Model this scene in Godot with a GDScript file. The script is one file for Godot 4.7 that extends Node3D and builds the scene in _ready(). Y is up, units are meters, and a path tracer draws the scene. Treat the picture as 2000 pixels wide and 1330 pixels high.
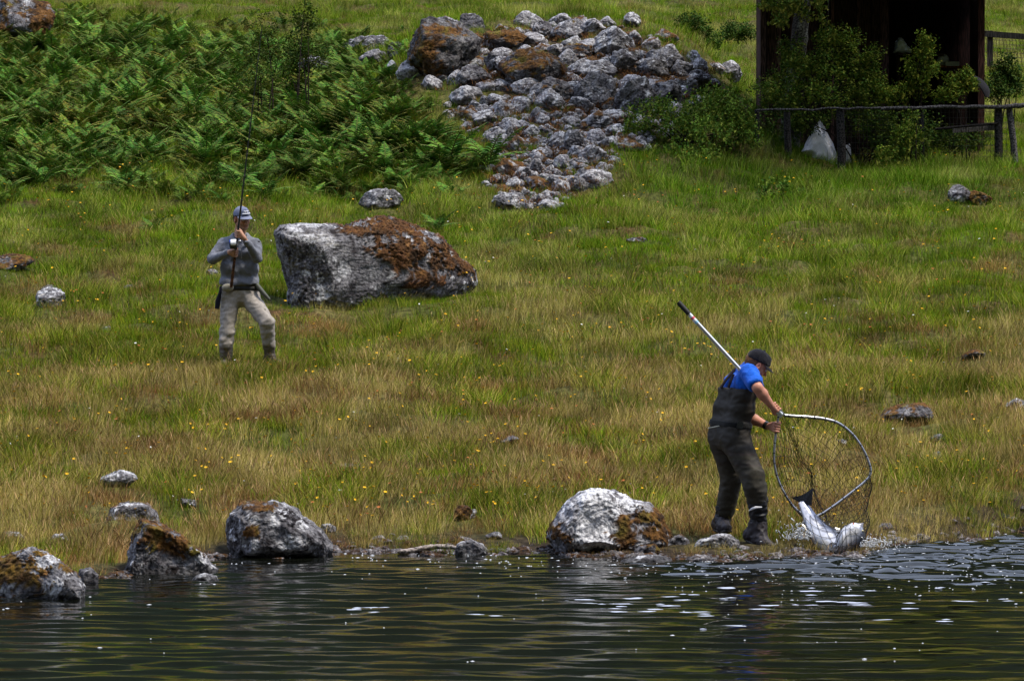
extends Node3D
# A riverside meadow: two people land a large fish; boulders, ferns, a cairn of stones and an old shed behind.
# Things are laid out from angles measured at the eye point (px, py in a 2000 x 1330 field) and real distances.

const EYE := Vector3(0, 2.5, 0)
const FP := 8500.0
const PITCH := 0.0216
const MOUND := Vector2(0.5, 73.0)

var rng := RandomNumberGenerator.new()
var nz := FastNoiseLite.new()      # smooth noise, frequency 1
var nf := FastNoiseLite.new()      # fractal noise, frequency 1
var nc := FastNoiseLite.new()      # cells, frequency 1
var M := {}
var counts := {}
var keep := []      # [x, d, r]: stones that the grass stands round


class MB:   # collects triangles into one mesh
	var v := PackedVector3Array()
	var n := PackedVector3Array()
	var c := PackedColorArray()
	var ix := PackedInt32Array()
	var col := Color.WHITE

	func tri(a: Vector3, b: Vector3, d: Vector3) -> void:   # a, b, d counter-clockwise seen from outside
		var nn := (b - a).cross(d - a).normalized()
		var k := v.size()
		v.append(a); v.append(b); v.append(d)
		n.append(nn); n.append(nn); n.append(nn)
		c.append(col); c.append(col); c.append(col)
		ix.append(k); ix.append(k + 2); ix.append(k + 1)

	func quad(a: Vector3, b: Vector3, d: Vector3, e: Vector3) -> void:
		var nn := (d - a).cross(e - b).normalized()
		var k := v.size()
		v.append(a); v.append(b); v.append(d); v.append(e)
		for i in 4:
			n.append(nn); c.append(col)
		ix.append_array(PackedInt32Array([k, k + 2, k + 1, k, k + 3, k + 2]))

	func tube(pts: PackedVector3Array, rads: PackedFloat32Array, sides := 8, caps := true, squash := 1.0, hint := Vector3.ZERO) -> void:
		var m := pts.size()
		var k := v.size()
		var t0 := (pts[1] - pts[0]).normalized()
		var up := hint if hint != Vector3.ZERO else (Vector3.UP if absf(t0.y) < 0.9 else Vector3.RIGHT)
		var side := t0.cross(up).normalized()
		for i in m:
			var t := (pts[mini(i + 1, m - 1)] - pts[maxi(i - 1, 0)]).normalized()
			if hint != Vector3.ZERO:
				side = t.cross(hint).normalized()
			else:
				side = (side - t * side.dot(t)).normalized()
			var w := side.cross(t).normalized()
			var r := rads[i] if rads.size() > 1 else rads[0]
			for j in sides:
				var a := TAU * j / sides
				var d := side * cos(a) + w * sin(a) * squash
				v.append(pts[i] + d * r)
				n.append((side * cos(a) * squash + w * sin(a)).normalized())
				c.append(col)
		for i in m - 1:
			for j in sides:
				var p := k + i * sides + j
				var q := k + i * sides + (j + 1) % sides
				ix.append_array(PackedInt32Array([p, q, p + sides, q, q + sides, p + sides]))
		if caps:
			for e in [0, m - 1]:
				var kk := v.size()
				var t := (pts[0] - pts[1]).normalized() if e == 0 else (pts[m - 1] - pts[m - 2]).normalized()
				for j in sides:
					v.append(v[k + e * sides + j]); n.append(t); c.append(col)
				for j in range(1, sides - 1):
					if e == 0:
						ix.append_array(PackedInt32Array([kk, kk + j + 1, kk + j]))
					else:
						ix.append_array(PackedInt32Array([kk, kk + j, kk + j + 1]))

	func box(x: Transform3D, s: Vector3, bevel := 0.0) -> void:   # centred; long edges chamfered when bevel > 0
		var h := s / 2
		var b := bevel
		var ring := [Vector2(-h.x + b, -h.y), Vector2(h.x - b, -h.y), Vector2(h.x, -h.y + b), Vector2(h.x, h.y - b), Vector2(h.x - b, h.y), Vector2(-h.x + b, h.y), Vector2(-h.x, h.y - b), Vector2(-h.x, -h.y + b)] if b > 0 else [Vector2(-h.x, -h.y), Vector2(h.x, -h.y), Vector2(h.x, h.y), Vector2(-h.x, h.y)]
		var m := ring.size()
		for i in m:
			var p: Vector2 = ring[i]
			var q: Vector2 = ring[(i + 1) % m]
			quad(x * Vector3(p.x, p.y, h.z), x * Vector3(p.x, p.y, -h.z), x * Vector3(q.x, q.y, -h.z), x * Vector3(q.x, q.y, h.z))
		for i in range(1, m - 1):
			var p0: Vector2 = ring[0]
			var p1: Vector2 = ring[i]
			var p2: Vector2 = ring[i + 1]
			tri(x * Vector3(p0.x, p0.y, h.z), x * Vector3(p1.x, p1.y, h.z), x * Vector3(p2.x, p2.y, h.z))
			tri(x * Vector3(p0.x, p0.y, -h.z), x * Vector3(p2.x, p2.y, -h.z), x * Vector3(p1.x, p1.y, -h.z))

	func ball(at_: Vector3, r: Vector3, seg := 10) -> void:
		var k := v.size()
		var rows := int(seg / 2.0) + 1
		for i in rows + 1:
			var la := PI * i / rows
			for j in seg + 1:
				var lo := TAU * j / seg
				var d := Vector3(sin(la) * cos(lo), cos(la), sin(la) * sin(lo))
				v.append(at_ + d * r); n.append((d / r).normalized()); c.append(col)
		for i in rows:
			for j in seg:
				var p := k + i * (seg + 1) + j
				ix.append_array(PackedInt32Array([p, p + seg + 1, p + 1, p + 1, p + seg + 1, p + seg + 2]))

	func smooth() -> void:   # normals from the faces that share each vertex
		n.resize(v.size()); n.fill(Vector3.ZERO)
		for i in range(0, ix.size(), 3):
			var a := ix[i]; var b := ix[i + 1]; var d := ix[i + 2]
			var f := (v[d] - v[a]).cross(v[b] - v[a])
			n[a] += f; n[b] += f; n[d] += f
		for i in n.size():
			n[i] = n[i].normalized()

	func mesh(m: Material) -> ArrayMesh:
		var a := []
		a.resize(Mesh.ARRAY_MAX)
		a[Mesh.ARRAY_VERTEX] = v; a[Mesh.ARRAY_NORMAL] = n; a[Mesh.ARRAY_COLOR] = c; a[Mesh.ARRAY_INDEX] = ix
		var me := ArrayMesh.new()
		me.add_surface_from_arrays(Mesh.PRIMITIVE_TRIANGLES, a)
		me.surface_set_material(0, m)
		return me


class Field:   # a distance field on a grid, joined with a smooth minimum and meshed as surface nets
	var o: Vector3
	var h: float
	var nx: int
	var ny: int
	var nzz: int
	var f := PackedFloat32Array()

	func _init(lo: Vector3, hi: Vector3, cell: float) -> void:
		o = lo; h = cell
		nx = int((hi.x - lo.x) / cell) + 2; ny = int((hi.y - lo.y) / cell) + 2; nzz = int((hi.z - lo.z) / cell) + 2
		f.resize(nx * ny * nzz); f.fill(1.0)

	func span(lo: Vector3, hi: Vector3) -> Array:
		return [maxi(0, int((lo.x - o.x) / h)), mini(nx - 1, int((hi.x - o.x) / h) + 1), maxi(0, int((lo.y - o.y) / h)), mini(ny - 1, int((hi.y - o.y) / h) + 1), maxi(0, int((lo.z - o.z) / h)), mini(nzz - 1, int((hi.z - o.z) / h) + 1)]

	func cap(a: Vector3, b: Vector3, ra: float, rb: float, k := 0.02, minus := false) -> void:
		var m := maxf(ra, rb) + k + 3 * h
		var s := span(a.min(b) - Vector3.ONE * m, a.max(b) + Vector3.ONE * m)
		var ba := b - a
		var l2 := maxf(ba.length_squared(), 1e-9)
		for z in range(s[4], s[5] + 1):
			for y in range(s[2], s[3] + 1):
				var i: int = (z * ny + y) * nx + s[0]
				for x in range(s[0], s[1] + 1):
					var p := Vector3(o.x + x * h, o.y + y * h, o.z + z * h) - a
					var t := clampf(p.dot(ba) / l2, 0.0, 1.0)
					var d := (p - ba * t).length() - ra - (rb - ra) * t
					put(i, d, k, minus)
					i += 1

	func ell(c: Vector3, bs: Basis, r: Vector3, k := 0.01, minus := false) -> void:   # bs: columns are the axes
		var m := maxf(r.x, maxf(r.y, r.z)) + k + 3 * h
		var s := span(c - Vector3.ONE * m, c + Vector3.ONE * m)
		var inv := bs.transposed()
		var rm := minf(r.x, minf(r.y, r.z))
		for z in range(s[4], s[5] + 1):
			for y in range(s[2], s[3] + 1):
				var i: int = (z * ny + y) * nx + s[0]
				for x in range(s[0], s[1] + 1):
					var p := inv * (Vector3(o.x + x * h, o.y + y * h, o.z + z * h) - c)
					var q := p / r
					var l := q.length()
					var d := l * (l - 1.0) / maxf((q / r).length(), 1e-6) if l > 0.01 else -rm
					put(i, d, k, minus)
					i += 1

	func put(i: int, d: float, k: float, minus: bool) -> void:
		var e := f[i]
		if minus:
			var w := maxf(k - absf(e + d), 0.0)
			f[i] = maxf(e, -d) + w * w * 0.25 / maxf(k, 1e-5)
		else:
			var w := maxf(k - absf(e - d), 0.0)
			f[i] = minf(e, d) - w * w * 0.25 / maxf(k, 1e-5)

	func cut(at_: Vector3, out: Vector3) -> void:   # removes what lies on the side that out points to
		var u := out.normalized()
		for z in nzz:
			for y in ny:
				var i := (z * ny + y) * nx
				var q := (Vector3(o.x, o.y + y * h, o.z + z * h) - at_).dot(u)
				for x in nx:
					var d := q + x * h * u.x
					if d > f[i]:
						f[i] = d
					i += 1

	func shell(t: float) -> void:   # keeps a skin of that thickness
		for i in f.size():
			f[i] = maxf(f[i], -f[i] - t)

	func wrinkle(noise: FastNoiseLite, amp: float, stretch: Vector3, fold := true) -> void:
		for z in nzz:
			for y in ny:
				var i := (z * ny + y) * nx
				for x in nx:
					if absf(f[i]) < 0.05:
						var g := noise.get_noise_3d((o.x + x * h) * stretch.x, (o.y + y * h) * stretch.y, (o.z + z * h) * stretch.z)
						f[i] += amp * ((absf(g) * 2.2 - 0.5) if fold else g)
					i += 1

	func into(mb: MB, paint = null) -> void:
		var ids := PackedInt32Array()
		ids.resize(f.size()); ids.fill(-1)
		var k0 := mb.v.size()
		var sy := nx
		var sz := nx * ny
		var far := 2.2 * h
		for z in nzz - 1:
			for y in ny - 1:
				var i := (z * ny + y) * nx - 1
				for x in nx - 1:
					i += 1
					if absf(f[i]) > far:
						continue
					var d0 := f[i]; var d1 := f[i + 1]; var d2 := f[i + sy]; var d3 := f[i + sy + 1]
					var d4 := f[i + sz]; var d5 := f[i + sz + 1]; var d6 := f[i + sz + sy]; var d7 := f[i + sz + sy + 1]
					var m := int(d0 < 0) + int(d1 < 0) + int(d2 < 0) + int(d3 < 0) + int(d4 < 0) + int(d5 < 0) + int(d6 < 0) + int(d7 < 0)
					if m == 0 or m == 8:
						continue
					var p := Vector3.ZERO
					var n_ := 0
					if (d0 < 0) != (d1 < 0): p += Vector3(d0 / (d0 - d1), 0, 0); n_ += 1
					if (d2 < 0) != (d3 < 0): p += Vector3(d2 / (d2 - d3), 1, 0); n_ += 1
					if (d4 < 0) != (d5 < 0): p += Vector3(d4 / (d4 - d5), 0, 1); n_ += 1
					if (d6 < 0) != (d7 < 0): p += Vector3(d6 / (d6 - d7), 1, 1); n_ += 1
					if (d0 < 0) != (d2 < 0): p += Vector3(0, d0 / (d0 - d2), 0); n_ += 1
					if (d1 < 0) != (d3 < 0): p += Vector3(1, d1 / (d1 - d3), 0); n_ += 1
					if (d4 < 0) != (d6 < 0): p += Vector3(0, d4 / (d4 - d6), 1); n_ += 1
					if (d5 < 0) != (d7 < 0): p += Vector3(1, d5 / (d5 - d7), 1); n_ += 1
					if (d0 < 0) != (d4 < 0): p += Vector3(0, 0, d0 / (d0 - d4)); n_ += 1
					if (d1 < 0) != (d5 < 0): p += Vector3(1, 0, d1 / (d1 - d5)); n_ += 1
					if (d2 < 0) != (d6 < 0): p += Vector3(0, 1, d2 / (d2 - d6)); n_ += 1
					if (d3 < 0) != (d7 < 0): p += Vector3(1, 1, d3 / (d3 - d7)); n_ += 1
					ids[i] = mb.v.size()
					mb.v.append(o + (Vector3(x, y, z) + p / n_) * h)
		var faces := PackedInt32Array()
		for z in range(1, nzz - 1):
			for y in range(1, ny - 1):
				var i := (z * ny + y) * nx
				for x in range(1, nx - 1):
					i += 1
					if ids[i] < 0:
						continue
					var s := f[i] < 0
					if s != (f[i + 1] < 0) and ids[i - sy - sz] >= 0 and ids[i - sy] >= 0 and ids[i - sz] >= 0:
						four(faces, ids[i - sy - sz], ids[i - sz], ids[i], ids[i - sy], s)
					if s != (f[i + sy] < 0) and ids[i - 1 - sz] >= 0 and ids[i - 1] >= 0 and ids[i - sz] >= 0:
						four(faces, ids[i - 1 - sz], ids[i - 1], ids[i], ids[i - sz], s)
					if s != (f[i + sz] < 0) and ids[i - 1 - sy] >= 0 and ids[i - 1] >= 0 and ids[i - sy] >= 0:
						four(faces, ids[i - 1 - sy], ids[i - sy], ids[i], ids[i - 1], s)
		mb.ix.append_array(faces)
		var cnt := mb.v.size() - k0
		var nn := PackedVector3Array()
		nn.resize(cnt)
		for j in range(0, faces.size(), 3):
			var a := faces[j]; var b := faces[j + 1]; var d := faces[j + 2]
			var g := (mb.v[d] - mb.v[a]).cross(mb.v[b] - mb.v[a])
			nn[a - k0] += g; nn[b - k0] += g; nn[d - k0] += g
		for j in cnt:
			nn[j] = nn[j].normalized()
			mb.c.append(mb.col if paint == null else paint.call(mb.v[k0 + j], nn[j]))
		mb.n.append_array(nn)

	func four(faces: PackedInt32Array, a: int, b: int, c: int, d: int, s: bool) -> void:
		if s:
			faces.append_array(PackedInt32Array([a, c, b, a, d, c]))
		else:
			faces.append_array(PackedInt32Array([a, b, c, a, c, d]))


# ---------------------------------------------------------------- helpers
func numbered(called: String, parent: Node) -> String:
	var key := str(parent.get_instance_id()) + called
	var k: int = counts.get(key, 0)
	counts[key] = k + 1
	return called if k == 0 else "%s_%03d" % [called, k]

func put(called: String, me: Mesh, parent: Node3D = self) -> MeshInstance3D:   # me holds world positions
	var o := MeshInstance3D.new()
	o.name = numbered(called, parent)
	o.mesh = me
	var up: Node = parent
	var at_ := Vector3.ZERO
	while up != self:
		at_ += (up as Node3D).position
		up = up.get_parent()
	o.position = -at_
	parent.add_child(o, true)
	return o

func piece(called: String, me: Mesh, parent: Node3D, x: Transform3D) -> MeshInstance3D:   # me in its own axes
	var o := MeshInstance3D.new()
	o.name = numbered(called, parent)
	o.mesh = me
	o.transform = x
	parent.add_child(o, true)
	return o

func tag(o: Node, label: String, category: String, group := "") -> Node:
	o.set_meta("label", label); o.set_meta("category", category)
	if group: o.set_meta("group", group)
	return o

func thing(called: String, at_: Vector3, label: String, category: String, group := "") -> Node3D:
	var o := Node3D.new()
	o.name = numbered(called, self)
	o.position = at_
	add_child(o, true)
	tag(o, label, category, group)
	return o

func mat(c: Color, rough := 0.9, spec := 0.4) -> StandardMaterial3D:   # c: linear base colour
	var m := StandardMaterial3D.new()
	m.albedo_color = c.linear_to_srgb()
	m.roughness = rough
	m.metallic_specular = spec
	m.vertex_color_use_as_albedo = true
	return m

func noise_tex(size: int, freq: float, cols: Array, offs: Array, type := FastNoiseLite.TYPE_SIMPLEX_SMOOTH, octaves := 5, sd := 1, as_normal := false, bump := 6.0) -> NoiseTexture2D:
	var t := NoiseTexture2D.new()
	t.width = size; t.height = size; t.seamless = true
	var n := FastNoiseLite.new()
	n.noise_type = type; n.frequency = freq; n.fractal_octaves = octaves; n.seed = sd
	t.noise = n
	if as_normal:
		t.as_normal_map = true; t.bump_strength = bump
	elif cols.size():
		var g := Gradient.new()
		g.colors = PackedColorArray(cols); g.offsets = PackedFloat32Array(offs)
		t.color_ramp = g
	return t

func tri_map(m: StandardMaterial3D, scale_: float) -> StandardMaterial3D:
	m.uv1_triplanar = true; m.uv1_world_triplanar = true
	m.uv1_scale = Vector3.ONE * scale_
	return m

func look(px: float, py: float) -> Vector3:
	return Basis(Vector3.RIGHT, -PITCH) * Vector3((px - 1000.0) / FP, -(py - 665.0) / FP, -1)

func at(px: float, py: float, d: float) -> Vector3:
	var v := look(px, py)
	return EYE + v * (d / -v.z)

func seen(p: Vector3) -> Vector2:
	var q := Basis(Vector3.RIGHT, PITCH) * (p - EYE)
	return Vector2(1000.0 - q.x / q.z * FP, 665.0 + q.y / q.z * FP)

func on_ground(px: float, py: float) -> Vector3:
	var v := look(px, py)
	v /= -v.z
	var d := 24.0
	while d < 140.0:
		var p := EYE + v * d
		if p.y < height(p.x, -p.z): break
		d += 0.3
	var lo := d - 0.3
	for i in 8:
		var m := (lo + d) / 2
		var p := EYE + v * m
		if p.y < height(p.x, -p.z): d = m
		else: lo = m
	return EYE + v * d

const SHORE := [[-60.0, 27.0], [-6.0, 30.0], [-3.75, 31.0], [-3.3, 31.9], [-3.0, 33.0], [-2.3, 35.0], [-1.2, 35.5], [0.0, 35.4], [1.0, 34.75], [2.0, 34.7], [2.7, 35.2], [3.4, 36.6], [4.5, 37.8], [8.0, 38.5], [60.0, 42.0]]

func shore(x: float) -> float:
	for i in SHORE.size() - 1:
		if x < SHORE[i + 1][0]:
			var t := clampf((x - SHORE[i][0]) / (SHORE[i + 1][0] - SHORE[i][0]), 0, 1)
			return lerpf(SHORE[i][1], SHORE[i + 1][1], t * t * (3 - 2 * t)) + nz.get_noise_2d(x * 1.7, 3.0) * 0.22
	return 42.0

func smax(a: float, b: float, k: float) -> float:
	var w := maxf(k - absf(a - b), 0.0)
	return maxf(a, b) + w * w * 0.25 / k

func mound_at(x: float, d: float) -> float:
	var side := exp(-pow((x - MOUND.x) / 3.3, 4.0))
	return 1.75 * smoothstep(62.5, 73.5, d) * (1.0 - smoothstep(75.0, 81.0, d)) * side

func height(x: float, d: float) -> float:
	var s := d - shore(x)
	if s < 0.0:
		var y := maxf(s * 0.13, -1.4)
		if d < 15.0: y = lerpf(y, 0.9 + maxf(0.0, -d) * 0.12 + pow(maxf(0.0, -d - 20.0), 1.2) * 0.35, smoothstep(14.0, 8.0, d))  # unseen valley side behind the eye, added to cut low sky light
		return y
	var line := 1.21 + (d - 47.7) * (0.0995 if d < 47.7 else 0.13)
	if d > 105.0:
		line += minf(0.0016 * (d - 105.0) * (d - 105.0), (d - 105.0) * 0.55)
	var y2 := smax(line, 0.02 + 0.035 * s, 0.12) * smoothstep(-0.05, 0.7, s)
	var calm := 1.0 - 0.9 * exp(-(pow(x + 2.95, 2.0) + pow(d - 47.7, 2.0)) / 1.2) 
	calm *= 1.0 - 0.9 * exp(-(pow(x - 1.95, 2.0) + pow(d - 35.9, 2.0)) / 1.0)
	calm *= smoothstep(0.2, 3.5, s)
	y2 += calm * (nz.get_noise_2d(x * 0.32, d * 0.32) * 0.14 + nz.get_noise_2d(x * 1.1 + 40, d * 0.9) * 0.07 + nz.get_noise_2d(x * 3.1 + 9, d * 2.7) * 0.025)
	if d > 120.0:
		y2 += nf.get_noise_2d(x * 0.02, d * 0.02) * minf(30.0, (d - 120.0) * 0.15)
	return y2 + mound_at(x, d)

func cr(a: Color, b: Color, t: float) -> Color:
	return a.lerp(b, clampf(t, 0.0, 1.0))

func spline(p: Array, n: int, closed := false) -> PackedVector3Array:   # Catmull-Rom through the points
	var out := PackedVector3Array()
	var m := p.size()
	var segs := m if closed else m - 1
	for i in n:
		var u := float(i) / (n if closed else n - 1) * segs
		var k := mini(int(u), segs - 1)
		var t := u - k
		var a: Vector3 = p[posmod(k - 1, m)] if closed else p[maxi(k - 1, 0)]
		var b: Vector3 = p[k % m]
		var c: Vector3 = p[(k + 1) % m] if closed else p[mini(k + 1, m - 1)]
		var d: Vector3 = p[(k + 2) % m] if closed else p[mini(k + 2, m - 1)]
		out.append(b.cubic_interpolate(c, a, d, t))
	return out

func _ready() -> void:
	rng.seed = 7
	nz.noise_type = FastNoiseLite.TYPE_SIMPLEX_SMOOTH; nz.frequency = 1.0; nz.fractal_type = FastNoiseLite.FRACTAL_NONE; nz.seed = 11
	nf.noise_type = FastNoiseLite.TYPE_SIMPLEX_SMOOTH; nf.frequency = 1.0; nf.fractal_type = FastNoiseLite.FRACTAL_FBM; nf.fractal_octaves = 5; nf.seed = 5
	nc.noise_type = FastNoiseLite.TYPE_CELLULAR; nc.frequency = 1.0; nc.cellular_return_type = FastNoiseLite.RETURN_DISTANCE2_SUB; nc.fractal_type = FastNoiseLite.FRACTAL_NONE; nc.seed = 3
	# ---- camera, sky, light
	var cam := Camera3D.new()
	cam.name = "camera"
	cam.position = EYE
	cam.rotation = Vector3(-PITCH, 0, 0)
	cam.fov = rad_to_deg(2.0 * atan(665.0 / FP))
	cam.near = 0.5; cam.far = 3000.0
	add_child(cam)
	cam.current = true
	var env := Environment.new()
	env.background_mode = Environment.BG_SKY
	var sm := ProceduralSkyMaterial.new()
	sm.sky_top_color = Color(0.82, 0.88, 1.0)
	sm.sky_horizon_color = Color(0.63, 0.70, 0.86)
	sm.sky_curve = 0.25
	sm.ground_bottom_color = Color(0.1, 0.11, 0.08)
	sm.ground_horizon_color = Color(0.25, 0.27, 0.25)
	sm.sun_angle_max = 1.0
	env.sky = Sky.new()
	env.sky.sky_material = sm
	env.background_energy_multiplier = 0.54
	env.tonemap_mode = Environment.TONE_MAPPER_LINEAR
	env.tonemap_exposure = 3.6
	env.sdfgi_enabled = true; env.ssao_enabled = true; env.ssil_enabled = true
	var we := WorldEnvironment.new()
	we.name = "world_environment"
	we.environment = env
	add_child(we)
	var sun := DirectionalLight3D.new()
	sun.name = "sun"
	sun.light_energy = 0.5
	sun.light_color = Color(1.0, 0.96, 0.88)
	sun.light_angular_distance = 10.0
	sun.shadow_enabled = true
	sun.sky_mode = DirectionalLight3D.SKY_MODE_LIGHT_ONLY
	add_child(sun)
	sun.look_at_from_position(Vector3(9, 20, 3), Vector3.ZERO)
	materials()
	build_ground()
	build_water()
	for step in [build_shed, build_rocks, build_grass, build_angler, build_netter, build_catch, build_plants]:
		step.call()

func materials() -> void:
	M.ground = mat(Color.WHITE, 0.95, 0.2)
	M.ground.albedo_texture = noise_tex(512, 0.02, [Color(0.55, 0.55, 0.55), Color(0.8, 0.8, 0.8), Color(1, 1, 1)], [0.25, 0.5, 0.75])
	tri_map(M.ground, 0.9)
	M.water = mat(Color(0.0035, 0.004, 0.0025, 0.92), 0.065, 0.5)
	M.water.vertex_color_use_as_albedo = false
	M.water.transparency = BaseMaterial3D.TRANSPARENCY_ALPHA
	M.grass = mat(Color.WHITE, 0.7, 0.12)
	M.grass.backlight_enabled = true; M.grass.backlight = Color(0.55, 0.55, 0.55)
	M.leaf = mat(Color.WHITE, 0.65, 0.16)
	M.leaf.backlight_enabled = true; M.leaf.backlight = Color(0.5, 0.5, 0.5)
	M.flower = mat(Color.WHITE, 0.6, 0.3)
	M.flower.backlight_enabled = true; M.flower.backlight = Color(0.4, 0.4, 0.4)
	M.rock = mat(Color.WHITE, 0.92, 0.3)
	M.rock.albedo_texture = noise_tex(1024, 0.018, [Color(0.5, 0.5, 0.52), Color(0.82, 0.82, 0.83), Color(0.92, 0.92, 0.92), Color(1, 1, 1)], [0.3, 0.46, 0.56, 0.7], FastNoiseLite.TYPE_SIMPLEX_SMOOTH, 6, 4)
	M.rock.normal_enabled = true
	M.rock.normal_texture = noise_tex(512, 0.03, [], [], FastNoiseLite.TYPE_SIMPLEX_SMOOTH, 5, 8, true, 10.0)
	M.rock.normal_scale = 1.2
	tri_map(M.rock, 1.3)
	M.bark = mat(Color.WHITE, 0.95, 0.2)
	M.bark.albedo_texture = noise_tex(512, 0.03, [Color(0.35, 0.35, 0.35), Color(0.75, 0.75, 0.75), Color(1, 1, 1)], [0.3, 0.5, 0.7], FastNoiseLite.TYPE_SIMPLEX, 5, 2)
	tri_map(M.bark, 1.6)
	M.wood = mat(Color.WHITE, 0.85, 0.25)
	M.wood.albedo_texture = noise_tex(512, 0.02, [Color(0.5, 0.5, 0.5), Color(0.8, 0.8, 0.8), Color(1, 1, 1)], [0.3, 0.5, 0.7], FastNoiseLite.TYPE_SIMPLEX, 5, 6)
	tri_map(M.wood, 1.0)
	M.wood.uv1_scale = Vector3(4.0, 0.4, 4.0)
	M.cloth = mat(Color.WHITE, 0.95, 0.2)
	M.cloth.normal_enabled = true
	M.cloth.normal_texture = noise_tex(256, 0.08, [], [], FastNoiseLite.TYPE_SIMPLEX_SMOOTH, 4, 9, true, 6.0)
	M.cloth.normal_scale = 0.6
	M.cloth.rim_enabled = true; M.cloth.rim = 0.2
	tri_map(M.cloth, 4.0)
	M.wader = mat(Color.WHITE, 0.7, 0.35)
	M.wader.albedo_texture = noise_tex(256, 0.05, [Color(0.9, 0.9, 0.9), Color(1, 1, 1)], [0.3, 0.65], FastNoiseLite.TYPE_SIMPLEX_SMOOTH, 5, 19)
	tri_map(M.wader, 2.0)
	M.skin = mat(Color.WHITE, 0.5, 0.4)
	M.skin.subsurf_scatter_enabled = true; M.skin.subsurf_scatter_strength = 0.1
	M.plain = mat(Color.WHITE, 0.55, 0.4)
	M.rubber = mat(Color.WHITE, 0.6, 0.4)
	M.metal = mat(Color.WHITE, 0.28, 0.5)
	M.metal.metallic = 0.9
	M.fish = mat(Color.WHITE, 0.22, 0.6)
	M.fish.metallic = 0.25
	M.foam_and_glint = mat(Color.WHITE, 0.5, 0.5)
	M.drop = mat(Color.WHITE, 0.1, 0.6)
	M.plastic = mat(Color.WHITE, 0.35, 0.5)

func grid(xs: PackedFloat32Array, ds: PackedFloat32Array, hgt: Callable, paint: Callable, m: Material) -> ArrayMesh:
	var mb := MB.new()
	var w := xs.size()
	for j in ds.size():
		for i in w:
			mb.v.append(Vector3(xs[i], hgt.call(xs[i], ds[j]), -ds[j]))
	for j in ds.size() - 1:
		for i in w - 1:
			var a := j * w + i
			mb.ix.append_array(PackedInt32Array([a, a + w, a + 1, a + 1, a + w, a + w + 1]))
	mb.smooth()
	for k in mb.v.size():
		mb.c.append(paint.call(mb.v[k], mb.n[k]))
	return mb.mesh(m)

func steps(marks: Array) -> PackedFloat32Array:   # [from, step, to, step, to ...]
	var out := PackedFloat32Array([marks[0]])
	var x: float = marks[0]
	for k in range(1, marks.size() - 1, 2):
		var n := int(round((marks[k + 1] - x) / marks[k]))
		for i in n:
			out.append(lerpf(x, marks[k + 1], float(i + 1) / n))
		x = marks[k + 1]
	return out

func ground_tint(p: Vector3, _n: Vector3) -> Color:
	var d := -p.z
	var s := d - shore(p.x)
	var c := Color(0.075, 0.085, 0.022)
	c = cr(c, Color(0.13, 0.11, 0.04), 0.5 + 0.9 * nz.get_noise_2d(p.x * 0.6, d * 0.5))
	c = cr(c, Color(0.10, 0.055, 0.025), nz.get_noise_2d(p.x * 0.9 + 70, d * 0.8) * 2.2 - 0.7)
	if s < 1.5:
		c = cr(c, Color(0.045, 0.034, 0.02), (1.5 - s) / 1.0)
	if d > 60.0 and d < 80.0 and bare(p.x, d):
		c = cr(c, Color(0.035, 0.022, 0.015), 0.95)  # bare soil, its colour deepened for the shadows between the stones
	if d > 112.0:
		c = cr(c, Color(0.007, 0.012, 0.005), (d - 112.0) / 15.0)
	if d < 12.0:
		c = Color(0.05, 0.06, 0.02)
	return c

func build_ground() -> void:
	var xs := steps([-420.0, 30.0, -60.0, 8.0, -16.0, 0.6, -10.0, 0.14, 10.0, 0.6, 16.0, 8.0, 60.0, 30.0, 420.0])
	var ds := steps([-300.0, 20.0, -20.0, 4.0, 4.0, 2.0, 24.0, 0.5, 30.0, 0.1, 40.0, 0.16, 64.0, 0.22, 82.0, 0.4, 116.0, 4.0, 160.0, 20.0, 640.0])
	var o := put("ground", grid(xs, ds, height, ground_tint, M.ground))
	o.set_meta("kind", "structure")

func chop(x: float, d: float) -> float:   # how rough the water is: most around the landed fish and out to the bank beyond it
	var a := exp(-(pow((x - 2.6) / 2.7, 2.0) + pow((d - 34.6) / 2.7, 2.0)))
	return clampf(0.9 * a * a + 0.65 * smoothstep(0.8, 3.6, x) * smoothstep(29.8, 34.5, d), 0, 1.0)

func wave(x: float, d: float) -> float:
	var w := nz.get_noise_2d(x * 0.35, d * 0.5) * 1.4
	var r := Vector2(x - 2.6, (d - 35.4) * 1.15).length()
	var y := 0.0052 * sin(r * 9.5 + w * 1.6) + 0.0035 * sin(d * 15.5 - x * 0.9 + w * 3.0) 
	y += 0.006 * nz.get_noise_2d(x * 1.1, d * 2.6) + 0.0035 * nz.get_noise_2d(x * 3.0 + 30, d * 6.0)
	y *= 1.0 - 0.55 * smoothstep(33.0, 36.0, d)
	var c := chop(x, d)
	if c > 0.02:
		var wx := x + 0.5 * nz.get_noise_2d(x * 0.9, d * 0.9)
		y += c * (0.022 * nz.get_noise_2d(wx * 0.9, d * 4.6 + 9.0) + 0.014 * nz.get_noise_2d(wx * 2.0, d * 9.5) + 0.007 * nz.get_noise_2d(wx * 5.0, d * 17.0))
	return y

func build_water() -> void:
	var xs := steps([-420.0, 60.0, -60.0, 6.0, -7.0, 0.06, -1.5, 0.035, 5.5, 0.5, 8.0, 6.0, 60.0, 60.0, 420.0])
	var ds := steps([4.0, 1.0, 24.0, 0.045, 30.5, 0.025, 38.5, 0.5, 46.0])
	var o := put("water", grid(xs, ds, wave, func(_p, _n): return Color.WHITE, M.water))
	o.set_meta("kind", "structure")

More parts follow.
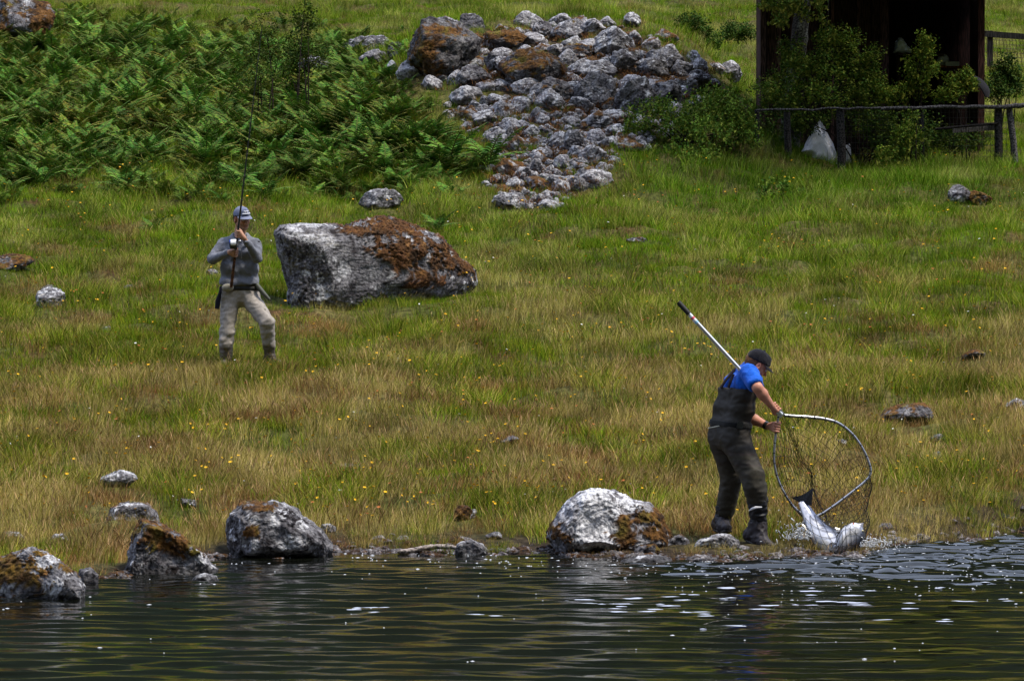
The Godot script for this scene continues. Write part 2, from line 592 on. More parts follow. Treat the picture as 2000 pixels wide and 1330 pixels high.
func many(called: String, me: Mesh, where: Array, tints: Array, kind := "stuff", parent: Node3D = self) -> MultiMeshInstance3D:
	var mm := MultiMesh.new()
	mm.transform_format = MultiMesh.TRANSFORM_3D
	mm.use_colors = true
	mm.mesh = me
	mm.instance_count = where.size()
	for i in where.size():
		mm.set_instance_transform(i, where[i])
		mm.set_instance_color(i, tints[i])
	var o := MultiMeshInstance3D.new()
	o.name = numbered(called, parent)
	o.multimesh = mm
	parent.add_child(o, true)
	o.set_meta("kind", kind)
	return o

func tuft(n: int, h0: float, h1: float, spread: float, width: float, lean: float, cols: Array, seeds := 0.0) -> ArrayMesh:
	var mb := MB.new()
	for i in n:
		var a := rng.randf() * TAU
		var r := sqrt(rng.randf()) * spread
		var p := Vector3(cos(a) * r, -0.03, sin(a) * r)
		var az := a + rng.randf_range(-1.2, 1.2)
		var dir := Vector3(cos(az), 0, sin(az))
		var face := rng.randf() * TAU
		var side := Vector3(cos(face), 0, sin(face))
		var hh := rng.randf_range(h0, h1)
		var bend := rng.randf_range(0.15, 1.0) * lean * hh
		var w := width * rng.randf_range(0.7, 1.2)
		mb.col = (cols[rng.randi() % cols.size()] as Color) * rng.randf_range(0.86, 1.12)
		var a0 := p
		var pts := []
		for k in 4:
			var t := k / 3.0
			pts.append(a0 + Vector3.UP * hh * (t - 0.22 * t * t * lean) + dir * bend * t * t)
		for k in 3:
			var w0 := w * (1.0 - k / 3.0 * 0.75) * 0.5
			var w1 := w * (1.0 - (k + 1) / 3.0 * 0.75) * 0.5
			if k < 2:
				mb.quad(pts[k] - side * w0, pts[k] + side * w0, pts[k + 1] + side * w1, pts[k + 1] - side * w1)
			else:
				mb.tri(pts[k] - side * w0, pts[k] + side * w0, pts[k + 1])
		if rng.randf() < seeds:   # a seed head
			mb.col = Color(0.25, 0.19, 0.09) * rng.randf_range(0.7, 1.3)
			var q: Vector3 = pts[3]
			var u := (pts[3] - pts[2]).normalized() as Vector3
			var e := u.cross(side).normalized() * 0.0028
			mb.quad(q - u * 0.02 - e, q + u * 0.02 - e, q + u * 0.06, q + u * 0.02 + e)
			e = side * 0.0028
			mb.quad(q - u * 0.02 - e, q + u * 0.02 - e, q + u * 0.06, q + u * 0.02 + e)
	# blades are thin sheets: soften their normals towards the sky so that a sward shades as one
	for i in mb.n.size():
		var nn := mb.n[i]
		if nn.y < 0: nn = -nn
		mb.n[i] = (nn + Vector3.UP * 1.3).normalized()
	return mb.mesh(M.grass)

func bare(x: float, d: float) -> bool:   # where no grass grows: under the heap of stones
	if d < 60.0 or d > 78.0: return false
	var q := seen(Vector3(x, height(x, d), -d))
	return (in_heap(q, true) and nz.get_noise_2d(q.x * 0.05, q.y * 0.08) < 0.35) or (in_heap(q, false) and nz.get_noise_2d(q.x * 0.03, q.y * 0.05) < 0.3)

func build_grass() -> void:
	var green := [Color(0.085, 0.165, 0.007), Color(0.12, 0.175, 0.009), Color(0.05, 0.12, 0.007), Color(0.17, 0.185, 0.018)]
	var straw := [Color(0.30, 0.265, 0.085), Color(0.24, 0.235, 0.055), Color(0.35, 0.31, 0.135), Color(0.17, 0.185, 0.03), Color(0.23, 0.225, 0.05)]
	var brown := [Color(0.18, 0.105, 0.038), Color(0.21, 0.14, 0.05), Color(0.13, 0.135, 0.03), Color(0.15, 0.075, 0.03), Color(0.18, 0.155, 0.045)]
	var kinds := []
	for k in 3: kinds.append([tuft(56, 0.07, 0.18, 0.18, 0.0045, 0.6, green), [], []])
	for k in 3: kinds.append([tuft(64, 0.09, 0.23, 0.17, 0.0033, 0.55, straw, 0.03), [], []])
	for k in 2: kinds.append([tuft(50, 0.08, 0.20, 0.18, 0.0034, 0.55, brown, 0.08), [], []])
	for k in 2: kinds.append([tuft(56, 0.14, 0.34, 0.15, 0.005, 0.85, green + [straw[1]], 0.05), [], []])
	var d := 30.2
	while d < 112.0:
		var dens := lerpf(78.0, 26.0, smoothstep(34.0, 95.0, d))
		var half := d * 0.1176 + 1.2
		var dd := 0.25
		var n := int(2 * half * dd * dens)
		for i in n:
			var x := rng.randf_range(-half, half)
			var z := d + rng.randf() * dd
			var s := z - shore(x)
			if s < -0.25 or (s < 0.02 and rng.randf() > 0.25 + s) or bare(x, z): continue
			var short := 1.0
			var inside := false
			for kp in keep:
				var dx: float = x - kp[0]
				var dz: float = z - kp[1]
				if absf(dx) > kp[2] + 0.1 or dz > kp[2] or dz < -kp[2] - 0.8: continue
				if dx * dx + dz * dz < kp[2] * kp[2] * 0.7: inside = true
				elif dz < 0.0: short = minf(short, 0.62)
			if inside: continue
			var dry := nz.get_noise_2d(x * 0.35, z * 0.22) + 0.55 * nz.get_noise_2d(x * 1.3 + 17, z * 0.8)
			var red := nz.get_noise_2d(x * 0.75 + 90, z * 0.6) + 0.5 * nz.get_noise_2d(x * 2.2, z * 1.6 + 31)
			var lush := nz.get_noise_2d(x * 0.5 + 33, z * 0.4) + 0.4 * nz.get_noise_2d(x * 1.9 + 3, z * 1.2)
			dry += lerpf(0.55, -0.45, smoothstep(39.0, 56.0, z)) + 0.12 * x / 4.0
			red += lerpf(0.15, -0.25, smoothstep(36.0, 52.0, z)) + (0.35 if s < 1.0 else 0.0) - 0.1
			var k := rng.randi() % 3
			if z > 60.0 and x < -0.5 - (67.0 - z) * 0.1: lush += 0.5 * rng.randf()
			if z > 62.0 and z < 67.5 and x > 2.3 + (67.5 - z) * 0.1: lush += 0.9 * rng.randf()
			if lush > 0.42 and rng.randf() < 0.6: k = 8 + rng.randi() % 2
			elif red + rng.randf_range(-0.4, 0.4) > 0.25: k = 6 + rng.randi() % 2
			elif dry + rng.randf_range(-0.45, 0.45) > 0.1: k = 3 + rng.randi() % 3
			var sc := rng.randf_range(0.7, 1.25) * (0.6 if s < 1.0 else 1.0) * short
			var bs := Basis(Vector3.UP, rng.randf() * TAU).scaled(Vector3(sc, sc * rng.randf_range(0.8, 1.2), sc))
			kinds[k][1].append(Transform3D(bs, Vector3(x, height(x, z), -z)))
			var br := rng.randf_range(0.8, 1.2) * (1.0 + 0.38 * nz.get_noise_2d(x * 0.8 + 60, z * 0.6) + 0.36 * nz.get_noise_2d(x * 2.4, z * 1.7 + 12))
			var tint := Color(br, br, br)
			var g := smoothstep(44.0, 62.0, z)
			tint *= Color(1.04 - 0.19 * g, 0.91 + 0.07 * g, 1.0 - 0.2 * g)
			if z > 61.0 and z < 68.0 and x > 2.0: tint *= Color(0.72, 0.85, 0.7)
			kinds[k][2].append(tint)
		d += dd
	var names := ["green_grass", "green_grass", "green_grass", "straw_grass", "straw_grass", "straw_grass", "brown_grass", "brown_grass", "tall_grass", "tall_grass"]
	for k in kinds.size():
		many(names[k], kinds[k][0], kinds[k][1], kinds[k][2])
var edge := PackedVector2Array([Vector2(880, 215), Vector2(960, 195), Vector2(1040, 190), Vector2(1120, 200), Vector2(1230, 215), Vector2(1335, 205), Vector2(1330, 250), Vector2(1215, 300), Vector2(1180, 340), Vector2(1120, 395), Vector2(1040, 408), Vector2(985, 408), Vector2(965, 350), Vector2(940, 330), Vector2(960, 280), Vector2(900, 250)])
var upper := PackedVector2Array([Vector2(800, 100), Vector2(940, 60), Vector2(1080, 45), Vector2(1240, 60), Vector2(1340, 110), Vector2(1420, 150), Vector2(1330, 215), Vector2(1200, 215), Vector2(1040, 195), Vector2(900, 190), Vector2(800, 150)])

func in_heap(q: Vector2, low: bool) -> bool:
	var w := q + Vector2(nz.get_noise_2d(q.x * 0.018, q.y * 0.025) * 30.0, nz.get_noise_2d(q.x * 0.02 + 50.0, q.y * 0.03) * 20.0)
	return Geometry2D.is_point_in_polygon(w, edge if low else upper)

func hero(o: Dictionary, key: String, fallback):
	return o[key] if o.has(key) else fallback

func rock_paint(q: Vector3, nn: Vector3, o: Dictionary, uv: Vector2) -> Array:   # [colour, moss]
	var sd: float = hero(o, "seed", 1.0)
	var tone: float = hero(o, "tone", 1.0)
	var p := q + Vector3(sd * 13.7, sd * 3.1, sd * 7.9)
	var a := nf.get_noise_3dv(p * 1.6)
	var b := nf.get_noise_3dv(p * 4.4 + Vector3(50, 0, 0))
	var f := nz.get_noise_3dv(p * 24.0)
	var c := Color(0.158, 0.153, 0.166)
	c = cr(c, Color(0.085, 0.08, 0.09), (a + 0.6 * b) * 2.2 + 0.1)
	c = cr(c, Color(0.24, 0.235, 0.25), (-a * 0.9 + b * 1.2) * 2.2)
	c *= tone * (1.0 + 0.22 * f)
	var dark: float = hero(o, "dark", 0.0)
	c = cr(c, Color(0.030, 0.026, 0.028), (nf.get_noise_3dv(p * 4.2 + Vector3(0, 40, 0)) + 0.3 * f) * 6.0 + dark * 4.5 - 2.0)
	# pale lichen in crisp-edged patches
	var lich: float = hero(o, "lichen", 0.0)
	var l := nf.get_noise_3dv(p * 3.4 + Vector3(9, 9, 60)) * 1.1 + 0.6 * b + 0.22 * f
	l += lich * 0.95 - 0.86 + 0.34 * nn.y
	for s in hero(o, "white", []):
		l = maxf(l, (1.0 - (uv - s[0]).length() / s[1]) * 1.2 + 0.9 * b + 0.2 * f - 0.15)
	c = cr(c, Color(0.45, 0.45, 0.475) * float(hero(o, "white_tone", 1.0)) * (1.0 + 0.25 * b), l * 16.0)
	# moss: cushions on what faces up
	var ms: float = hero(o, "moss", 0.0)
	var m := nf.get_noise_3dv(p * 2.2 + Vector3(0, 0, 90)) * 0.9 + 0.5 * b + 0.14 * f
	m += ms * 1.1 - 0.85 + 0.55 * nn.y * minf(1.0, ms * 2.0)
	for s in hero(o, "cushion", []):
		var w: Vector2 = uv - s[0]
		m = maxf(m, (1.0 - Vector2(w.x / s[1].x, w.y / s[1].y).length()) * 0.9 + 1.25 * b + 0.7 * nf.get_noise_3dv(p * 2.6) + 0.3 * f)
	var mo := clampf(m * 12.0, 0.0, 1.0)
	var mc: Color = hero(o, "moss_color", Color(0.125, 0.058, 0.014))
	mc = cr(mc, Color(0.045, 0.024, 0.012), nf.get_noise_3dv(p * 4.0 + Vector3(33, 0, 0)) * 1.8 + 0.35)
	mc = cr(mc, Color(0.20, 0.10, 0.035), nf.get_noise_3dv(p * 7.0) * 2.0 - 0.2 + 0.4 * f)
	mc = cr(mc, Color(0.14, 0.11, 0.02), nf.get_noise_3dv(p * 1.9 + Vector3(0, 77, 0)) * 3.0 - 0.5 - float(hero(o, "brown", 0.0)))
	c = cr(c, mc, mo)
	return [c, mo]

func rock_mesh(n: int, place: Callable, o: Dictionary, flat: Callable) -> ArrayMesh:
	# a cube's lattice, blown up to the shape that place gives for each direction
	var mb := MB.new()
	var ids := PackedInt32Array()
	var w := n + 1
	ids.resize(w * w * w); ids.fill(-1)
	var rough: float = hero(o, "rough", 0.07)
	var size: float = hero(o, "size", 1.0)
	var sd: float = hero(o, "seed", 1.0)
	var uvs := PackedVector2Array()
	var r2 := RandomNumberGenerator.new()
	r2.seed = int(sd * 1000) + 5
	var cutters := []
	for i in int(hero(o, "facets", 9)):
		var cn := Vector3(r2.randf_range(-1, 1), r2.randf_range(-0.6, 1), r2.randf_range(-1, 1)).normalized()
		cutters.append([cn, r2.randf_range(0.55, 0.88)])
	for face in 6:
		var ax := face >> 1
		var fix := n if face & 1 else 0
		for u in w:
			for t in w:
				var q := Vector3i(fix, u, t) if ax == 0 else (Vector3i(t, fix, u) if ax == 1 else Vector3i(u, t, fix))
				var key := (q.x * w + q.y) * w + q.z
				if ids[key] >= 0: continue
				ids[key] = mb.v.size()
				var e := Vector3(tan((q.x * 2.0 / n - 1.0) * 0.7854), tan((q.y * 2.0 / n - 1.0) * 0.7854), tan((q.z * 2.0 / n - 1.0) * 0.7854))
				var dir := e.normalized()
				var k := 1.0
				for cu in cutters:
					var dd := dir.dot(cu[0])
					if dd * k > cu[1]: k = lerpf(k, cu[1] / dd, 0.94)
				var p: Vector3 = place.call(dir, k)
				var s := p + Vector3.ONE * sd * 5.0
				var g := nf.get_noise_3dv(s * 1.1 / size) * 1.5 + 0.5 * nf.get_noise_3dv(s * 3.6 / size)
				g += 0.9 * (0.3 - absf(nz.get_noise_3dv(s * 1.7 / size))) + 0.5 * (0.25 - absf(nz.get_noise_3dv(s * 4.3 / size)))
				p += dir * g * rough * size
				mb.v.append(p)
				uvs.append(flat.call(p))
	for face in 6:
		var ax := face >> 1
		var fix := n if face & 1 else 0
		for u in n:
			for t in n:
				var cs := []
				for d in [[0, 0], [1, 0], [1, 1], [0, 1]]:
					var a: int = u + d[0]
					var b: int = t + d[1]
					var q := Vector3i(fix, a, b) if ax == 0 else (Vector3i(b, fix, a) if ax == 1 else Vector3i(a, b, fix))
					cs.append(ids[(q.x * w + q.y) * w + q.z])
				if face & 1: mb.ix.append_array(PackedInt32Array([cs[0], cs[2], cs[1], cs[0], cs[3], cs[2]]))
				else: mb.ix.append_array(PackedInt32Array([cs[0], cs[1], cs[2], cs[0], cs[2], cs[3]]))
	mb.smooth()
	var moved := mb.v.duplicate()
	var spread: float = hero(o, "noise", 1.0)
	for i in mb.v.size():
		var pc := rock_paint(mb.v[i] * spread, mb.n[i], o, uvs[i])
		mb.c.append(pc[0])
		if mb.v[i].z < -25.0 and mb.v[i].y < 0.045 + 0.03 * nz.get_noise_3dv(mb.v[i] * 6.0): mb.c[i] = (pc[0] as Color) * 0.42   # wet at the waterline
		var fine: float = nz.get_noise_3dv(mb.v[i] * 17.0 / maxf(size, 0.2)) * 0.012 * size * (1.0 - pc[1])
		moved[i] += mb.n[i] * (pc[1] * 0.022 * minf(1.0, size) * (1.0 + nz.get_noise_3dv(mb.v[i] * 25.0)) + fine)
	mb.v = moved
	mb.smooth()
	return mb.mesh(M.rock)

func outline_rock(called: String, pts: Array, d0: float, d1: float, depth: float, n: int, o: Dictionary, label: String, category := "rock", group := "") -> MeshInstance3D:
	# pts: the stone's edge as angles; the stone stands from distance d0 at its first side to d1 at its other
	var lo := Vector2(1e9, 1e9); var hi := -lo
	for p in pts:
		lo = lo.min(p); hi = hi.max(p)
	var c := (lo + hi) / 2
	c.y = lerpf(lo.y, hi.y, 0.55)
	var dist := func(x): return lerpf(d0, d1, (x - lo.x) / (hi.x - lo.x))
	var o3 := at(c.x, c.y, dist.call(c.x))
	var ex: Vector3 = (at(hi.x, c.y, d1) - at(lo.x, c.y, d0)) / (hi.x - lo.x)
	var ey := (at(c.x, c.y - 100, dist.call(c.x)) - o3) / 100.0
	var ez := (EYE - o3).normalized()
	var m := pts.size()
	var radius := PackedFloat32Array()   # the outline as distance by angle
	for k in 360:
		var a := TAU * k / 360.0
		var dv := Vector2(cos(a), -sin(a))
		var best := 0.0
		for i in m:
			var p: Vector2 = pts[i] - c
			var q: Vector2 = pts[(i + 1) % m] - c
			var e := q - p
			var den := dv.cross(e)
			if absf(den) < 1e-6: continue
			var t := p.cross(e) / den
			var s := p.cross(dv) / den
			if t > best and s >= -0.001 and s <= 1.001: best = t
		radius.append(best)
	o["size"] = hero(o, "size", (hi.x - lo.x) * ex.length() / 2.0)
	o["facets"] = hero(o, "facets", 11)
	var place := func(dir: Vector3, k: float) -> Vector3:
		var a := fposmod(atan2(dir.y, dir.x) / TAU * 360.0, 360.0)
		var k0 := int(a) % 360
		var r := lerpf(radius[k0], radius[(k0 + 1) % 360], a - int(a))
		var flat := sqrt(dir.x * dir.x + dir.y * dir.y)
		var g := pow(flat, 0.5) * r * 0.985
		var kk := lerpf(1.0, k, sqrt(maxf(0.0, 1.0 - flat)))
		return o3 + ex * (dir.x / maxf(flat, 1e-4)) * g + ey * (dir.y / maxf(flat, 1e-4)) * g + ez * depth * signf(dir.z) * pow(absf(dir.z), 0.75) * kk
	var ex2 := ex.length_squared(); var ey2 := ey.length_squared()
	var flat_ := func(p: Vector3) -> Vector2:   # where on the stone's face, as angles
		var r := p - o3
		return Vector2(c.x + r.dot(ex) / ex2, c.y - r.dot(ey) / ey2)
	if called == "boulder" or called == "rock":
		var wide := (hi.x - lo.x) * ex.length() / 2.0
		for e in [-0.66, 0.0, 0.66]: keep.append([o3.x + ex.normalized().x * wide * e, -o3.z - ex.normalized().z * wide * e, maxf(depth, wide * 0.4)])
	var ob := put(called, rock_mesh(n, place, o, flat_))
	tag(ob, label, category, group)
	return ob

func stone(called: String, x0: float, x1: float, y0: float, y1: float, n: int, o: Dictionary, label: String, category := "boulder", group := "", parent: Node3D = self) -> MeshInstance3D:
	# a boulder between angles x0..x1 and y0 (top)..y1 (where it meets the ground)
	var cx := (x0 + x1) / 2
	var base := on_ground(cx, y1)
	var d := -base.z + float(hero(o, "back", 0.0))
	var w := (x1 - x0) / FP * d / 2
	var hh := (y1 - y0) / FP * d
	var bury: float = hero(o, "bury", 0.2)
	var ry := hh * (1.0 + bury) / 2
	var top := at(cx, y0, d)
	var rz: float = w * float(hero(o, "deep", 0.85))
	var c := Vector3(top.x, top.y - ry, top.z - rz * 0.3)
	var tilt := Basis(Vector3(0, 0, 1), float(hero(o, "tilt", 0.0))) * Basis(Vector3.UP, float(hero(o, "turn", 0.0)))
	o["size"] = hero(o, "size", maxf(w, ry) * 1.0)
	var place := func(dir: Vector3, k: float) -> Vector3:
		var q := tilt * (dir * k)
		var e := Vector3(signf(q.x) * pow(absf(q.x), 0.85), q.y, q.z)
		return c + Vector3(e.x * w * 1.08, e.y * ry * 1.06, e.z * rz)
	var flat_ := func(p: Vector3) -> Vector2:
		return Vector2(cx + (p.x - c.x) / d * FP, (y0 + y1) / 2 - (p.y - c.y) / d * FP)
	keep.append([c.x, -c.z, w])
	var ob := put(called, rock_mesh(n, place, o, flat_), parent)
	if label: tag(ob, label, category, group)
	return ob

func V(x: float, y: float) -> Vector2:
	return Vector2(x, y)

func build_rocks() -> void:
	# ---- the great boulder beside the angler
	var big := [V(538, 455), V(548, 441), V(580, 435), V(636, 437), V(668, 439), V(700, 433), V(740, 424), V(772, 428), V(815, 441), V(858, 457), V(885, 484), V(908, 508), V(933, 530), V(936, 556), V(905, 590), V(820, 606), V(740, 616), V(680, 630), V(600, 630), V(570, 618), V(560, 590), V(562, 560), V(548, 500)]
	outline_rock("boulder", big, 51.9, 53.6, 0.8, 120, {"seed": 2.0, "rough": 0.038, "facets": 7, "brown": 2.0, "moss_color": Color(0.105, 0.046, 0.016), "tone": 1.05, "lichen": 0.46, "dark": 0.12, "size": 0.9,
		"white": [[V(614, 524), 15.0], [V(752, 465), 16.0], [V(745, 442), 9.0], [V(905, 538), 16.0], [V(620, 598), 10.0], [V(556, 532), 6.0], [V(780, 500), 14.0], [V(850, 492), 14.0], [V(600, 480), 5.0], [V(704, 535), 7.0]],
		"cushion": [[V(735, 445), V(70, 22)], [V(735, 492), V(66, 30)], [V(820, 498), V(58, 32)], [V(885, 522), V(34, 18)], [V(660, 452), V(34, 9)], [V(765, 540), V(50, 14)]]},
		"huge grey boulder with a brown mossy back beside the angler", "boulder")
	for q in [[440, 708, 47.6], [530, 706, 47.6], [1408, 1034, 36.1], [1485, 1064, 35.6]]:
		var fp := at(q[0], q[1], q[2])
		keep.append([fp.x, -fp.z, 0.16])
	# ---- stones along the water's edge
	outline_rock("boulder", [V(-40, 1110), V(-10, 1090), V(30, 1076), V(62, 1070), V(90, 1078), V(118, 1098), V(150, 1120), V(164, 1145), V(165, 1172), V(150, 1200), V(20, 1205), V(-50, 1200), V(-60, 1150)], 31.4, 31.0, 0.34, 76,
		{"seed": 5.0, "rough": 0.06, "lichen": 0.40, "tone": 1.0, "dark": 0.08, "size": 0.38, "noise": 1.8, "moss_color": Color(0.13, 0.075, 0.012), "cushion": [[V(40, 1110), V(85, 36)], [V(85, 1120), V(34, 26)]], "white": [[V(105, 1098), 26.0], [V(60, 1150), 24.0], [V(140, 1140), 20.0]]},
		"pale boulder in the shallows under a thick cap of golden moss", "boulder")
	outline_rock("boulder", [V(240, 1112), V(256, 1070), V(268, 1030), V(276, 1016), V(310, 1022), V(345, 1042), V(372, 1066), V(405, 1082), V(412, 1100), V(428, 1112), V(420, 1140), V(250, 1140)], 33.4, 33.6, 0.42, 76,
		{"seed": 8.0, "rough": 0.06, "lichen": 0.2, "dark": 0.16, "size": 0.42, "noise": 1.6, "cushion": [[V(290, 1038), V(44, 28)], [V(330, 1058), V(54, 22)]], "white": [[V(380, 1078), 22.0]]},
		"dark wedge-shaped boulder with an orange moss ridge at the water's edge", "boulder")
	outline_rock("rock", [V(205, 1020), V(215, 990), V(250, 980), V(290, 982), V(308, 1000), V(312, 1030), V(260, 1060), V(205, 1050)], 36.5, 36.6, 0.35, 36,
		{"seed": 9.5, "rough": 0.05, "lichen": 0.25, "dark": 0.1, "size": 0.3, "noise": 1.7, "moss": 0.35}, "flat streaked rust and grey rock behind the orange-ridged boulder")
	outline_rock("boulder", [V(440, 1040), V(448, 1005), V(470, 985), V(530, 980), V(568, 990), V(600, 1012), V(632, 1040), V(650, 1070), V(640, 1100), V(450, 1100)], 35.2, 35.3, 0.45, 76,
		{"seed": 12.0, "rough": 0.06, "lichen": 0.34, "dark": 0.28, "size": 0.45, "noise": 1.7, "white": [[V(530, 1010), 12.0], [V(490, 1055), 12.0], [V(560, 1055), 24.0], [V(450, 1045), 8.0]], "cushion": [[V(500, 986), V(26, 7)], [V(485, 1030), V(14, 12)]]},
		"dark humped boulder flecked with white lichen on the bank", "boulder")
	outline_rock("boulder", [V(1066, 1050), V(1078, 1020), V(1100, 985), V(1128, 962), V(1165, 953), V(1200, 960), V(1235, 978), V(1268, 985), V(1290, 1005), V(1308, 1040), V(1312, 1070), V(1250, 1090), V(1090, 1090)], 35.5, 35.7, 0.46, 84,
		{"seed": 15.0, "rough": 0.05, "lichen": 0.50, "tone": 1.5, "white_tone": 1.35, "size": 0.45, "noise": 1.7, "white": [[V(1150, 985), 50.0], [V(1135, 1030), 45.0], [V(1180, 1040), 34.0], [V(1215, 980), 22.0], [V(1258, 1018), 8.0]],
		"cushion": [[V(1205, 1035), V(26, 32)], [V(1250, 1010), V(38, 16)], [V(1275, 1035), V(40, 26)], [V(1085, 1035), V(16, 18)]]},
		"bright white lichened boulder with brown moss down its side", "boulder")
	outline_rock("rock", [V(888, 1080), V(892, 1062), V(920, 1053), V(944, 1064), V(950, 1082), V(930, 1100), V(895, 1098)], 35.3, 35.3, 0.13, 24, {"seed": 17.0, "lichen": 0.35, "dark": 0.1, "size": 0.14, "noise": 2.5}, "small grey rock at the end of a bleached driftwood stick")
	outline_rock("rock", [V(1196, 1108), V(1215, 1092), V(1260, 1084), V(1300, 1086), V(1325, 1098), V(1330, 1125), V(1200, 1130)], 34.6, 34.7, 0.25, 30, {"seed": 19.0, "rough": 0.05, "lichen": 0.25, "size": 0.25, "noise": 2.0}, "low flat grey rock awash below the white boulder")
	outline_rock("rock", [V(1350, 1072), V(1368, 1054), V(1395, 1044), V(1425, 1044), V(1442, 1056), V(1448, 1082), V(1400, 1095), V(1360, 1090)], 35.5, 35.5, 0.22, 30, {"seed": 21.0, "lichen": 0.42, "size": 0.22, "noise": 2.2, "moss": 0.2}, "low pinkish grey rock under the back boot of the net holder")
	outline_rock("rock", [V(1238, 1078), V(1250, 1066), V(1280, 1063), V(1290, 1075), V(1285, 1090), V(1240, 1092)], 35.1, 35.1, 0.12, 20, {"seed": 22.0, "moss": 0.7, "size": 0.12, "noise": 2.5}, "small mossy rock tucked under the white boulder")
	outline_rock("rock", [V(1300, 1070), V(1310, 1052), V(1330, 1042), V(1345, 1055), V(1350, 1075), V(1320, 1085)], 35.6, 35.6, 0.12, 20, {"seed": 23.0, "lichen": 0.3, "moss": 0.4, "size": 0.12, "noise": 2.5}, "small rusty rock between white boulder and net holder")
	outline_rock("rock", [V(365, 1142), V(380, 1124), V(400, 1119), V(422, 1126), V(430, 1146), V(400, 1160)], 32.6, 32.6, 0.13, 22, {"seed": 24.0, "lichen": 0.35, "size": 0.13, "noise": 2.5}, "small pale rock in the water before the orange-ridged boulder")
	outline_rock("rock", [V(148, 1135), V(155, 1112), V(175, 1108), V(190, 1122), V(190, 1145), V(160, 1150)], 32.2, 32.2, 0.12, 20, {"seed": 25.0, "dark": 0.2, "size": 0.12, "noise": 2.5}, "small dark rock beside the golden mossed boulder in the shallows")
	outline_rock("rock", [V(-12, 1052), V(5, 1038), V(38, 1040), V(50, 1056), V(40, 1075), V(-10, 1075)], 35.6, 35.6, 0.15, 22, {"seed": 26.0, "lichen": 0.35, "size": 0.15, "noise": 2.2}, "pinkish grey rock in the grass at the photo's left edge")
	outline_rock("rock", [V(96, 1054), V(104, 1043), V(122, 1042), V(134, 1054), V(130, 1066), V(100, 1068)], 35.3, 35.3, 0.09, 18, {"seed": 27.0, "lichen": 0.5, "size": 0.1, "noise": 2.5}, "fist-sized pale stone in grass above the golden mossed boulder")
	# ---- stones out on the meadow
	var meadow := [
		[700, 783, 366, 404, {"lichen": 0.42, "moss": 0.15}, "rounded grey boulder half hidden at the foot of the ferns"],
		[70, 124, 562, 600, {"lichen": 0.6, "tone": 1.2}, "pale pinkish round rock alone in the left meadow"],
		[76, 112, 556, 580, {"dark": 0.2, "back": 0.5}, "small dark rock just behind the pale round rock"],
		[-30, 62, 496, 524, {"moss": 0.75, "bury": 0.5}, "flat rust-mossed slab low in the grass"],
		[1725, 1822, 788, 828, {"moss": 0.45, "dark": 0.1}, "rusty mossed rock right of the landing net"],
		[1966, 2030, 780, 812, {"lichen": 0.4}, "grey rock cut off by the photo's right edge"],
		[1846, 1900, 362, 394, {"dark": 0.25, "moss": 0.2, "white": [[V(1866, 371), 5.0], [V(1877, 386), 8.0]]}, "dark rock with two white spots below the fence"],
		[1890, 1940, 372, 398, {"moss": 1.1}, "rust-brown moss hummock beside the white-spotted rock"],
		[196, 266, 919, 950, {"lichen": 0.6, "tone": 1.25, "moss": 0.12}, "white rock with a brown tuft above the shore boulders"],
		[882, 922, 988, 1016, {"moss": 1.0}, "small rock wrapped in orange-brown moss"],
		[905, 935, 992, 1018, {"lichen": 0.35, "back": 0.1}, "small grey rock touching the orange-brown mossed one"],
		[660, 706, 906, 922, {"lichen": 0.45}, "low grey stone in the middle of the lower meadow"],
		[346, 382, 972, 992, {"lichen": 0.35}, "small grey stone behind the dark humped boulder's left"],
		[195, 216, 636, 650, {"lichen": 0.5}, "tiny pale stone beside a brown hummock"],
		[240, 262, 556, 568, {"dark": 0.1}, "tiny grey stone in short grass left of the angler"],
		[400, 424, 526, 538, {"lichen": 0.3}, "small stone by the angler's elbow"],
		[1630, 1656, 856, 872, {"lichen": 0.3}, "small grey stone seen through the net hoop"],
		[1820, 1846, 848, 862, {"dark": 0.1, "lichen": 0.2}, "small grey stone below the rusty mossed rock"],
		[1816, 1842, 882, 896, {"lichen": 0.3}, "small pinkish stone lowest on the right bank"],
		[975, 1015, 852, 868, {"moss": 0.4}, "small reddish stone in mid meadow left of the net holder"],
		[620, 655, 1020, 1040, {"lichen": 0.35}, "small rock at the right shoulder of the dark humped boulder"],
		[1225, 1262, 462, 474, {"dark": 0.3, "moss": 0.3}, "flat dark stone in a rusty grass patch"],
		[945, 985, 1040, 1052, {"lichen": 0.4}, "thin grey stone in grass right of the driftwood"],
		[1880, 1925, 684, 700, {"moss": 0.5, "dark": 0.2}, "dark reddish stone sunk in the right meadow"],
	]
	var k := 40.0
	for r in meadow:
		k += 1.3
		var o: Dictionary = r[4]
		o["seed"] = k; o["noise"] = 2.2
		stone("rock", r[0], r[1], r[2], r[3], 20, o, r[5], "rock")
	stone("boulder", -40, 100, -8, 78, 40, {"seed": 31.0, "lichen": 0.25, "dark": 0.15, "moss": 0.3, "cushion": [[V(80, 30), V(26, 60)], [V(5, 60), V(14, 40)]]}, "tall streaked boulder at the upper left among ferns")
